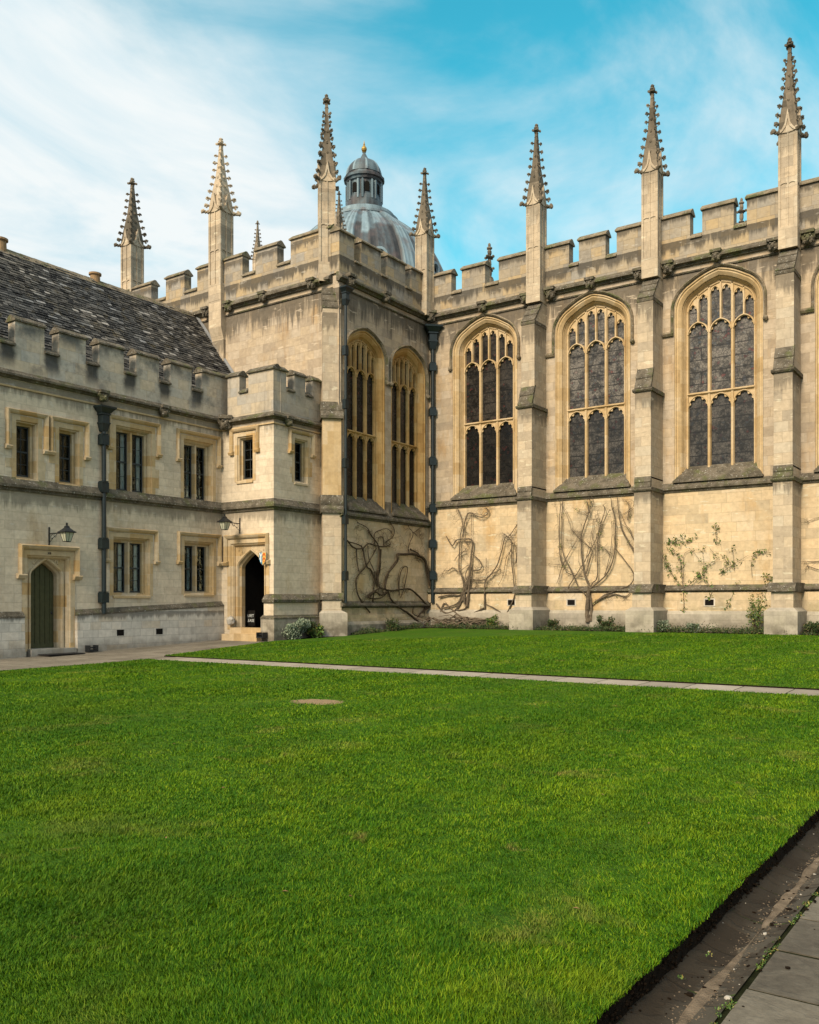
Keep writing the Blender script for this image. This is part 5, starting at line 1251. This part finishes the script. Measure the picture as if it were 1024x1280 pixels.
hb.plate([(.04, .195), (.06, .195), (.06, .175), (.04, .175)], .19, .196); hb.plate([(.10, .195), (.12, .195), (.12, .175), (.10, .175)], .19, .196); hb.plate([(.05, -.10), (.075, -.07), (.10, -.10), (.075, -.15)], .19, .196)
part('red_charges', hb, [M['gules']], sh, sl_)

sg_ = thing('notice_board', 'small dark notice with two lines of white capitals standing inside the dark archway', 'sign', (-24.06, YP + .62, .7))
b = MB(); b.box(-.27, .27, .05, .62, -.02, .0); part('board', b, [M['room']], sg_, (-24.06, YP + .62, .7))
for tx, z in (('QUIET', .42), ('PLEASE', .24)):
    me = text_mesh(tx, .155, M['white_paint'], .002); me.transform(Matrix.Translation((0, -.006, z))); part('lettering', me, None, sg_, (-24.06, YP + .62, .7))
b = MB(); b.box(-.25, -.2, 0, .05, -.15, .1); b.box(.2, .25, 0, .05, -.15, .1); part('foot', b, [M['room']], sg_, (-24.06, YP + .62, .7))

b = MB(); b.box(15.75, 17.0, .03, .055, .18, .75)
solo('doormat', MBx := b, [M['mat']], 'thin black rubber mat on the path in front of the olive door', 'doormat')
bpy.data.objects['doormat'].rotation_euler[2] = Q; bpy.data.objects['doormat'].location = (XL, 0, 0)
stp = MB(); stp.box(15.55, 17.1, -.1, .2, -.5, .16); part('doorstep', stp, [M['plinth']], rangeb, lo, Q)
def scraper(label, loc, rz):
    t_ = thing('boot_scraper', label, 'boot scraper', loc, 'boot scrapers', rz)
    b = MB(); b.box(-.16, -.13, 0, .2, .02, .26); b.box(.13, .16, 0, .2, .02, .26); part('side_plate', b, [M['iron']], t_, loc, rz)
    b = MB(); b.box(-.13, .13, .11, .15, .12, .14); b.prof([(.0, 0), (.28, 0), (.28, .05), (.24, .02), (.04, .02), (0, .05)], -.13, .13); part('blade', b, [M['iron']], t_, loc, rz)
scraper('black iron boot scraper at the foot of the pale plinth beside the olive door', (XL + .16, 17.55, gz(17.5) - .0), Q)
scraper('black iron boot scraper at the right of the archway steps', (-22.46, YP - .24, .36), 0)

# ================================================================== GROUND
def grid_sheet(name, ys, lf, rf, zf, mat, label=None, kind='structure', nx=14, skirt=.12, skirtmat=None, cat=None):
    m = MB(); P = []
    for y in ys:
        l, r = lf(y), rf(y)
        for i in range(nx + 1): x = l + (r - l) * i / nx; P.append((x, y, zf(x, y)))
    n = nx + 1; F = [(j * n + i, j * n + i + 1, (j + 1) * n + i + 1, (j + 1) * n + i) for j in range(len(ys) - 1) for i in range(nx)]
    m.add(P, F)
    if skirt:
        loop = [j * n for j in range(len(ys))] + [(len(ys) - 1) * n + i for i in range(1, n)] + [j * n + nx for j in range(len(ys) - 2, -1, -1)] + [i for i in range(nx - 1, 0, -1)]
        rg = random.Random(1); o = len(m.v); up = [m.v[i] for i in loop]; low = [(x, y, z - skirt) for x, y, z in up]
        m.add(up + low, [(k, (k + 1) % len(loop), len(loop) + (k + 1) % len(loop), len(loop) + k) for k in range(len(loop))], 1)
    o = solo(name, m, [mat, skirtmat or mat], label, None, None, kind); return o
def lawnz(x, y):
    return gz(y) + .004 + .006 * noise.noise(Vector((x * .35, y * .35, 1.7)))
YFL0, YFL1 = -4.0, 16.30
ys = list(np.linspace(YFL0, YFL1, 220))
grid_sheet('lawn', ys, lambda y: -20.4, lambda y: -1.45 + .004 * math.sin(y * 3.1) + .004 * math.sin(y * 17.7), lawnz, M['lawn'], nx=24, skirt=.16, skirtmat=M['soil'])
lb = lambda y: float(np.interp(y, [17.4, 23.2, 24.6, 26, 29.8, 30.35], [-20.95, -22.0, -21.15, -20.8, -20.75, -20.2]))
ysb = list(np.linspace(17.40, 30.35, 44))
grid_sheet('back_lawn', ysb, lb, lambda y: -1.45, lawnz, M['lawn'], nx=40, skirt=.07, skirtmat=M['soil'])
ysg = list(np.linspace(-6, 33, 60))
grid_sheet('soil_bed', ysg, lambda y: XL - .5, lambda y: 8, lambda x, y: gz(y) - .16 if y < 18 or x > -2 or (x < -20.9 and y < 23.45) else gz(y) - .02 - .09 * max(0, min(1, (21 - y) / 3)), M['soil'], nx=30, skirt=0)
grid_sheet('cross_path', [16.30, 16.6, 17.0, 17.40], lambda y: -20.4, lambda y: -1.45, lambda x, y: gz(y) - .022, M['path'], nx=30, skirt=0)
grid_sheet('side_path', list(np.linspace(-4, 23.7, 40)), lambda y: XL - .3, lambda y: -20.4 if y < 17.4 else lb(y) + .02, lambda x, y: gz(y) - .03, M['sidepath'], nx=8, skirt=0)
def hollow(x, y): return -.175 + .05 * abs((x + 1.28) / .17) ** 2 * .9
grid_sheet('gutter', list(np.linspace(-4, 30, 60)), lambda y: -1.47, lambda y: -1.125, lambda x, y: gz(y) * .6 + hollow(x, y) , M['gutter'], nx=8, skirt=0)
def fz_(y): return gz(y) * .6 - .145
# individually laid flagstones
fm = MB(); rg = random.Random(12); fm.rnd = []; y = -3.5
FL = []
while y < 30:
    dy = rg.uniform(.42, .62); x = -1.115; first = True
    while x < 2.4:
        dx = rg.uniform(.5, .95); tz = rg.uniform(-.004, .004); q = [rg.uniform(-.007, .007) for _ in range(8)]; g_ = .012
        x0, x1, y0, y1 = x + g_, x + dx - g_, y + g_, y + dy - g_
        z = fz_(y) + tz
        P = [(x0 + q[0], y0 + q[1], z), (x1 + q[2], y0 + q[3], z + q[4] * .5), (x1 + q[5], y1 + q[6], z), (x0, y1 + q[7], z - q[4] * .5)]
        b_ = -.003; cx, cy = (x0 + x1) / 2, (y0 + y1) / 2
        out = [(a + (b_ if a < cx else -b_) * -1, c + (b_ if c < cy else -b_) * -1, zz - .03) for a, c, zz in P]
        fm.rnd += [rg.random()] * 8
        fm.add(P + out, [(0, 1, 2, 3), (0, 4, 5, 1), (1, 5, 6, 2), (2, 6, 7, 3), (3, 7, 4, 0)])
        x += dx
    y += dy
solo('flagstone_path', fm, [M['slab'] if 'slab' in M else M['flags']], None, None, None, 'structure')
jb = MB(); jb.add([(-1.15, -4, fz_(-4) - .018), (2.5, -4, fz_(-4) - .018), (2.5, 30, fz_(30) - .018), (-1.15, 30, fz_(30) - .018)], [(0, 1, 2, 3)])
JY = list(np.linspace(-4, 30, 40))
grid_sheet('path_joints', JY, lambda y: -1.14, lambda y: 2.5, lambda x, y: fz_(y) - .006, M['joint'] if 'joint' in M else M['soil'], nx=2, skirt=0)
# washed sand lying in the gutter
sm_ = MB(); P = []; ys_ = list(np.linspace(1.5, 12, 160))
for y in ys_:
    w_ = .022 + .06 * noise.noise(Vector((3, y * 1.3, 0))) + .02 * noise.noise(Vector((7, y * 5, 0))); w_ = max(.004, w_); c_ = -1.255 + .03 * noise.noise(Vector((1, y * .8, 5)))
    for k in (-1, -.5, .5, 1): P.append((c_ + w_ * k, y, gz(y) * .6 + hollow(c_, y) + (.006 if abs(k) < 1 else -.001)))
sm_.add(P, [(4 * j + i, 4 * j + i + 1, 4 * j + 5 + i, 4 * j + 4 + i) for j in range(len(ys_) - 1) for i in range(3)])
solo('sand_streak', sm_, [M['sand']], None, None, None, 'structure')
sgm = MB(); rg = random.Random(33)
for i in range(1500):
    y = 2.5 + 8 * rg.random() ** 1.4; x = -1.255 + .03 * noise.noise(Vector((1, y * .8, 5))) + rg.gauss(0, .045); s = rg.uniform(.0015, .005)
    if -1.43 < x < -1.13: sgm.blob((x, y, gz(y) * .6 + hollow(x, y) + s * .3), (s * 1.4, s * 1.4, s * .7), i, .3, 0, 5, 3)
solo('sand_grains', sgm, [M['sand']], 'loose grains of sand scattered along the stone gutter', 'sand', None, 'stuff')
# pebbles, clods and leaf scraps along the gutter
pb_ = MB(); rg = random.Random(21)
for i in range(420):
    y = rg.uniform(2.5, 10) ; x = rg.gauss(-1.22, .09); x = min(-1.0, max(-1.44, x)); s = rg.choice((.002, .003, .003, .004, .006, .010)) * rg.uniform(.7, 1.3)
    z = gz(y) * .6 + hollow(x, y) if x < -1.125 else fz_(y)
    pb_.blob((x, y, z + s * .4), (s * rg.uniform(.8, 1.8), s * rg.uniform(.8, 1.5), s * .6), i, .3, 0 if rg.random() < .12 else 1, 6, 4)
solo('gutter_debris', pb_, [M['pebble'], M['soil']], 'small pebbles and crumbs of soil scattered along the stone gutter', 'debris', None, 'stuff')
# rough soil crumbling out of the cut lawn edge
se = MB(); rg = random.Random(8)
for i in range(2600):
    y = 2.2 + 14 * rg.random() ** 1.6; s = rg.uniform(.003, .009)
    se.blob((-1.45 + rg.uniform(-.01, .012), y, gz(y) + .02 - rg.uniform(.02, .16)), (s, s * 1.3, s), i, .4, 0, 6, 4)
solo('lawn_edge_soil', se, [M['soil']], 'dark crumbling soil along the cut edge of the lawn beside the gutter', 'soil', None, 'stuff')
gm = MB(); gm.add([(-900, -900, -.5), (900, -900, -.5), (900, 900, -.5), (-900, 900, -.5)], [(0, 1, 2, 3)])
solo('ground', gm, [M['ground']], None, None, None, 'structure')

# ------------------------------------------------------------------ grass blades
def make_blades(name, N, dens_pow, regions, seed, label):
    rs = np.random.RandomState(seed); xs = []; ys = []
    # sample in camera polar space: density ~ 1/d^p, frustum only plus a margin
    fwd = np.array([-.5737, .8191]); rt = np.array([.8191, .5737])
    d0, d1 = 3.0, 31.0
    u = rs.rand(N)
    e = 2 - dens_pow
    dd = (d0 ** e + u * (d1 ** e - d0 ** e)) ** (1 / e) if abs(e) > 1e-3 else d0 * (d1 / d0) ** u
    lat = (rs.rand(N) * 2 - 1) * (.56) * dd + (rs.rand(N) - .5) * .6
    X = fwd[0] * dd + rt[0] * lat; Y = fwd[1] * dd + rt[1] * lat
    keep = np.zeros(N, bool)
    edge = -1.45 + .004 * np.sin(Y * 3.1) + .004 * np.sin(Y * 17.7) + .014 + .012 * rs.rand(N)
    keep |= (X > -20.4) & (X < edge) & (Y < 16.32) & (Y > -3)
    LBv = np.interp(Y, [17.4, 23.2, 24.6, 26, 29.8, 30.35], [-20.95, -22.0, -21.15, -20.8, -20.75, -20.2])
    keep |= (X > LBv) & (X < -1.45) & (Y > 17.39) & (Y < 30.38)
    pr_ = ((X + 9.75) / .5) ** 2 + ((Y - 11.25) / .38) ** 2 + rs.rand(N) * .9
    keep &= pr_ > 1.25
    # thin worn spots
    X, Y, dd = X[keep], Y[keep], dd[keep]; n = len(X)
    Z = np.array([0.0]) + np.interp(Y, [5, 11, 15, 17.5, 23.4, 26, 31, 40], [-.06, -.04, 0, .06, .28, .40, .60, .62]) + .002
    cl = np.sin(X * 5.1 + 1.3 * np.sin(Y * 3.7)) * np.sin(Y * 4.3 + 1.7 * np.sin(X * 2.9)); cl2 = np.sin(X * 1.3 + 2 * np.sin(Y * .9)) * np.sin(Y * 1.1 + X * .4)
    cl3 = np.sin(X * 13 + 2 * np.sin(Y * 9.1)) * np.sin(Y * 11.3 + 2.2 * np.sin(X * 7.7))
    h = (.014 + .018 * rs.rand(n) ** 1.5) * (1 + .25 * cl + .18 * cl2 + .3 * cl3) * np.where(rs.rand(n) < .03, 1.5, 1)
    w = np.clip(.0011 * dd ** .85, .0022, .02) * (.7 + .6 * rs.rand(n))
    a = rs.rand(n) * 6.283; ln = h * (.35 + .8 * rs.rand(n)); a2 = a + 1.57 + (rs.rand(n) - .5) * 1.2
    # common lie of the sward
    lx = np.cos(a2) * ln + .008 * cl2; ly = np.sin(a2) * ln + .008 * cl
    cx, sx = np.cos(a) * w / 2, np.sin(a) * w / 2
    V = np.zeros((n, 5, 3), np.float32)
    V[:, 0] = np.c_[X - cx, Y - sx, Z]; V[:, 1] = np.c_[X + cx, Y + sx, Z]
    V[:, 2] = np.c_[X - cx * .8 + lx * .35, Y - sx * .8 + ly * .35, Z + h * .6]; V[:, 3] = np.c_[X + cx * .8 + lx * .35, Y + sx * .8 + ly * .35, Z + h * .6]
    V[:, 4] = np.c_[X + lx, Y + ly, Z + h]
    me = bpy.data.meshes.new(name); me.vertices.add(n * 5); me.vertices.foreach_set('co', V.ravel())
    idx = np.arange(n)[:, None] * 5
    L = np.concatenate([idx + [0, 1, 3, 2], idx + [2, 3, 4]], 1).astype(np.int32)
    me.loops.add(n * 7); me.loops.foreach_set('vertex_index', L.ravel())
    me.polygons.add(n * 2); st_ = (np.arange(n)[:, None] * 7 + np.array([0, 4])).astype(np.int32).ravel(); me.polygons.foreach_set('loop_start', st_)
    me.update(calc_edges=True)
    at = me.attributes.new('rnd', 'FLOAT', 'POINT'); r_ = np.repeat(rs.rand(n), 5).astype(np.float32); at.data.foreach_set('value', r_)
    me.materials.append(M['blade'])
    o = bpy.data.objects.new(name, me); COL.objects.link(o); o['label'] = label; o['category'] = 'grass'; o['kind'] = 'stuff'
make_blades('grass', 1100000, 1.9, None, 3, 'short mown green grass covering both lawns')

fb_ = MB(); rg = random.Random(91)
for i in range(70):
    x, y = rg.uniform(-16, -1.6), rg.uniform(3, 16); a = rg.uniform(0, 6.28); s = rg.uniform(.010, .022); z = gz(y) + .028; ca, sa = math.cos(a) * s, math.sin(a) * s
    fb_.add([(x - ca, y - sa, z), (x + sa * .5, y - ca * .5, z + .006), (x + ca, y + sa, z + .002), (x - sa * .5, y + ca * .5, z + .008)], [(0, 1, 2, 3)])
solo('fallen_leaves', fb_, [M['deadleaf']], 'small brown fallen leaves scattered over the lawn', 'leaves', None, 'stuff')
# ================================================================== PLANTS
def leaves(mb, c, rad, n, size, rg, flat=1.0, up=0):
    mb.rnd = mb.rnd if mb.rnd is not None else [0] * len(mb.v)
    for _ in range(n):
        while True:
            q = Vector((rg.uniform(-1, 1), rg.uniform(-1, 1), rg.uniform(-1, 1)))
            if q.length < 1: break
        p = Vector((c[0] + q.x * rad[0], c[1] + q.y * rad[1], c[2] + q.z * rad[2]))
        d = Vector((rg.uniform(-1, 1), rg.uniform(-1, 1), rg.uniform(-1, 1) + up)).normalized(); s_ = size * rg.uniform(.6, 1.3)
        x = d.cross(Vector((rg.uniform(-1, 1), rg.uniform(-1, 1), rg.uniform(-1, 1)))).normalized()
        P = [p, p + d * s_ * .5 + x * s_ * .28, p + d * s_, p + d * s_ * .5 - x * s_ * .28]
        mb.add([tuple(v) for v in P], [(0, 1, 2), (0, 2, 3)]); mb.rnd += [rg.random()] * 4
def smooth_path(pts, k=4):
    out = []
    P = [pts[0]] + pts + [pts[-1]]
    for i in range(1, len(P) - 2):
        for j in range(k):
            t = j / k; a, b, c, d = P[i - 1], P[i], P[i + 1], P[i + 2]
            out.append(tuple(.5 * ((2 * b[q]) + (-a[q] + c[q]) * t + (2 * a[q] - 5 * b[q] + 4 * c[q] - d[q]) * t * t + (-a[q] + 3 * b[q] - 3 * c[q] + d[q]) * t ** 3) for q in range(len(b))))
    out.append(pts[-1]); return out
def twig(mb, p, ang, L, r, n0, rg, depth=2):
    pts = [(p[0], p[1], n0)]; a = ang
    K = 5
    for i in range(K):
        a += rg.uniform(-.45, .45); q = pts[-1]; pts.append((q[0] + math.cos(a) * L / K, q[1] + math.sin(a) * L / K, q[2] + rg.uniform(-.02, .02)))
        if depth > 0 and rg.random() < .5: twig(mb, (pts[-1][0], pts[-1][1]), a + rg.choice((-1, 1)) * rg.uniform(.4, 1.1), L * rg.uniform(.35, .6), r * .6, pts[-1][2], rg, depth - 1)
    mb.tube([(s, -max(.03, n), z) for s, z, n in pts], [r * (1 - .8 * i / K) for i in range(K + 1)], 4)
def climber(name, label, data, loc, rz, seed, mat, nb=.08, twigs=.5, strands=1, leafp=None, leafmat=None, lsize=.07, tl=.5, tr=.010):
    rg = random.Random(seed); data = [(a * .74, b * .66, c) for a, b, c in data]
    base = data[0][2][0]; wb = Matrix.Rotation(rz, 4, 'Z') @ Vector((base[0], -.1, 0)) + Vector(loc)
    t_ = thing(name, label, 'climber', (wb.x, wb.y, .55))
    st = MB(); lf = MB(); lf.rnd = []
    extra = []
    for r0, r1, pts in data:
        if name == 'climbing_shrub' and len(pts) > 2:
            for q in range(1):
                i0 = rg.randint(0, max(0, len(pts) - 4)); seg_ = pts[i0:i0 + rg.randint(3, 6)]; dx, dz = rg.uniform(-.22, .22), rg.uniform(-.15, .15)
                if len(seg_) > 2: extra.append((rg.uniform(.007, .014), .004, [(a + dx * (j / len(seg_)) + rg.uniform(-.09, .09), b + dz * (j / len(seg_)) + rg.uniform(-.05, .05)) for j, (a, b) in enumerate(seg_)]))
    for r0, r1, pts in data + extra:
        thick = r0 >= .016
        p3 = [(s, z, nb + .05 * rg.random() + (r0 * .8)) for s, z in pts]
        for q in range(strands if thick else 1):
            ph = rg.uniform(0, 6); off = .0 if q == 0 else r0 * .9
            sp = smooth_path(p3, 4); N = len(sp); P = []
            for i, (s, z, n) in enumerate(sp):
                w_ = ph + i * .5; P.append((s + off * math.cos(w_) + rg.uniform(-.008, .008), -(n + off * math.sin(w_) * .7), z + rg.uniform(-.008, .008)))
            rr = (r0 if q == 0 else r0 * .55); r1_ = (r1 if q == 0 else r1 * .55)
            st.tube(P, [(rr + (r1_ - rr) * i / (N - 1)) * rg.uniform(.85, 1.15) for i in range(N)], 7 if thick else 5)
        sp = smooth_path(p3, 3)
        for i in range(1, len(sp)):
            s, z, n = sp[i]
            if rg.random() < twigs * .32 and z > 1.6:
                twig(st, (s, z), rg.choice((0, math.pi)) + rg.uniform(-.9, .9) + .4, tl * rg.uniform(.3, 1), tr, n, rg)
            if leafp and rg.random() < leafp: leaves(lf, (s, -n, z), (.12, .05, .12), rg.randint(5, 16), lsize * rg.uniform(.6, 1), rg)
        s, z, n = sp[-1]
        for k in range(3):
            if twigs > .2 and z > 1.5: twig(st, (s, z), rg.uniform(0, 6.28), tl * .6 * rg.random(), tr * .8, n, rg)
    part('stems', st, [M[mat]], t_, loc, rz)
    if lf.f: part('leaves', lf, [M[leafmat or 'leaf']], t_, loc, rz)
    return t_
climber('climbing_shrub', 'bare twisted old climber looping under the two narrow windows, left of corner pipe', VINE['T'], (XT, 0, 0), Q, 4, 'bark_dark', .08, .9, 2, tl=.6, tr=.008)
climber('climbing_shrub', 'bare tangled climber right of the corner drainpipe, under the dark leaded window', VINE['B0'], (0, YR, 0), 0, 9, 'bark', .13, 1.1, 1, tl=.5, tr=.007)
climber('climbing_shrub', 'tall fanned climber rising from one thick trunk between two buttresses', VINE['B1'], (0, YR, 0), 0, 14, 'bark', .13, .9, 1, leafp=.07, lsize=.07, tl=.4, tr=.006)
climber('climbing_rose', 'green leafy climbing rose with thin stems on the sunlit wall', VINE['B2'], (0, YR, 0), 0, 23, 'bark', .08, .12, 1, leafp=.8, leafmat='leaf', lsize=.10, tl=.3, tr=.006)
climber('climbing_shrub', 'few thin bare stems at the right edge beyond the last buttress', VINE['B3'], (0, YR, 0), 0, 31, 'bark', .06, .3, 1, tl=.3, tr=.006)
# heap of pruned woody stems at the foot of the corner climber
rg = random.Random(77); hp_ = MB()
for i in range(46):
    x = rg.uniform(-20.9, -18.2); y = rg.uniform(30.75, 31.55); a = rg.uniform(-.5, .5) + (math.pi if rg.random() < .5 else 0); L = rg.uniform(.5, 1.3); z = gz(y) + rg.uniform(.02, .35)
    hp_.tube([(x, y, z), (x + math.cos(a) * L * .5, y + math.sin(a) * .2, z + rg.uniform(-.05, .22)), (x + math.cos(a) * L, y + math.sin(a) * .4, z + rg.uniform(-.1, .2))], [rg.uniform(.018, .045), rg.uniform(.018, .04), .012], 5)
solo('stem_heap', hp_, [M['bark']], 'low tangle of thick woody stems lying on the soil in the chapel corner', 'stems', None, 'stuff')

def bush(name, label, x, y, rad, n, size, mat, seed, cat='shrub', up=.3, group=None):
    rg = random.Random(seed); z = gz(y) - .02; t_ = thing(name, label, cat, (x, y, z), group)
    st = MB(); lf = MB(); lf.rnd = []
    for i in range(9):
        a = rg.uniform(0, 6.28); q = rg.uniform(.3, .9); e = (x + math.cos(a) * rad[0] * q, y + math.sin(a) * rad[1] * q, z + rad[2] * rg.uniform(.7, 1.5))
        st.tube([(x, y, z), ((x + e[0]) / 2, (y + e[1]) / 2, z + rad[2] * .6), e], [.012, .009, .005], 4)
        leaves(lf, (e[0], e[1], e[2]), (rad[0] * .35, rad[1] * .35, rad[2] * .4), n // 14, size, rg, up=up)
    for k in range(7): leaves(lf, (x + rg.uniform(-.6, .6) * rad[0], y + rg.uniform(-.5, .5) * rad[1], z + rad[2] * rg.uniform(.3, .9)), (rad[0] * .5, rad[1] * .5, rad[2] * .5), n // 14, size, rg, up=up)
    part('stems', st, [M['bark_dark']], t_); part('leaves', lf, [M[mat]], t_)
bush('lavender_bush', 'grey green lavender bush at the foot of the entrance tower', -21.85, 24.0, (.42, .62, .40), 2600, .075, 'sage', 1, up=1.2)
bush('low_shrub', 'broad leaved bright green plant beside the corner buttress foot', -21.65, 24.95, (.28, .28, .24), 500, .13, 'leaf', 2)
bush('low_shrub', 'dark green shrub behind the lavender against the tower plinth', -21.9, 24.85, (.2, .35, .42), 1100, .07, 'dkleaf', 3)
BU = [(-20.7, 28.4, .3, 'dkleaf', 'dark low shrub under the left narrow window'), (-17.75, 31.1, .3, 'leaf', 'green shrub just left of the first long wall buttress'),
      (-15.1, 31.1, .22, 'dkleaf', 'dark low plant just right of the first long wall buttress'), (-13.0, 31.1, .3, 'dkleaf', 'reddish stemmed low shrub left of the middle buttress'),
      (-10.85, 30.9, .26, 'sage', 'pale bluish low plant just right of the middle buttress'), (-9.7, 30.9, .24, 'sage', 'pale grey cushion plant under the climbing rose'),
      (-7.75, 31.3, .34, 'leaf', 'upright green shrub against the left side of the right buttress'), (-5.9, 31.0, .3, 'dkleaf', 'dark shrub at the right edge beyond the last buttress')]
for i, (x, y, r_, mt, lb_) in enumerate(BU): bush('low_shrub', lb_, x, y, (r_, r_ * .8, r_ * (1.0 if i != 6 else 2.2)), 700, .07, mt, 40 + i)
gc = MB(); gc.rnd = []; rg = random.Random(5)
for i in range(1900):
    if rg.random() < .78: x = rg.uniform(-20.4, -2.5); y = rg.uniform(30.42, 31.6)
    else: x = rg.uniform(-21.1, -20.75); y = rg.uniform(26.3, 30.5)
    s = rg.uniform(.07, .27) * (.6 + noise.noise(Vector((x * .9, y * .9, 2)))); s = max(.03, s); leaves(gc, (x, y, gz(y) + s * .5), (s, s, s * .8), rg.randint(8, 20), .055, rg, up=.5)
solo('ground_cover', gc, [M['dkleaf']], 'low mixed leafy plants covering the narrow soil bed along the chapel foot', 'ground cover', None, 'stuff')
# moss and tiny weeds in the joint between gutter and flagstones
ms = MB(); ms.rnd = []; rg = random.Random(6)
for i in range(260):
    y = rg.uniform(2.8, 11); 
    if noise.noise(Vector((0, y * 2.2, 3))) < -.05: continue
    leaves(ms, (-1.12 + rg.gauss(0, .008), y, fz_(y) + .002), (.012, .03, .008), 14, .012, rg, up=.6)
for (y, x) in ((4.55, -1.36), (4.2, -1.38)): leaves(ms, (x, y, -.165), (.022, .022, .008), 12, .014, rg, up=.4)
solo('joint_moss', ms, [M['leaf']], 'tiny green moss and weeds growing in the joint beside the flagstones', 'moss', None, 'stuff')
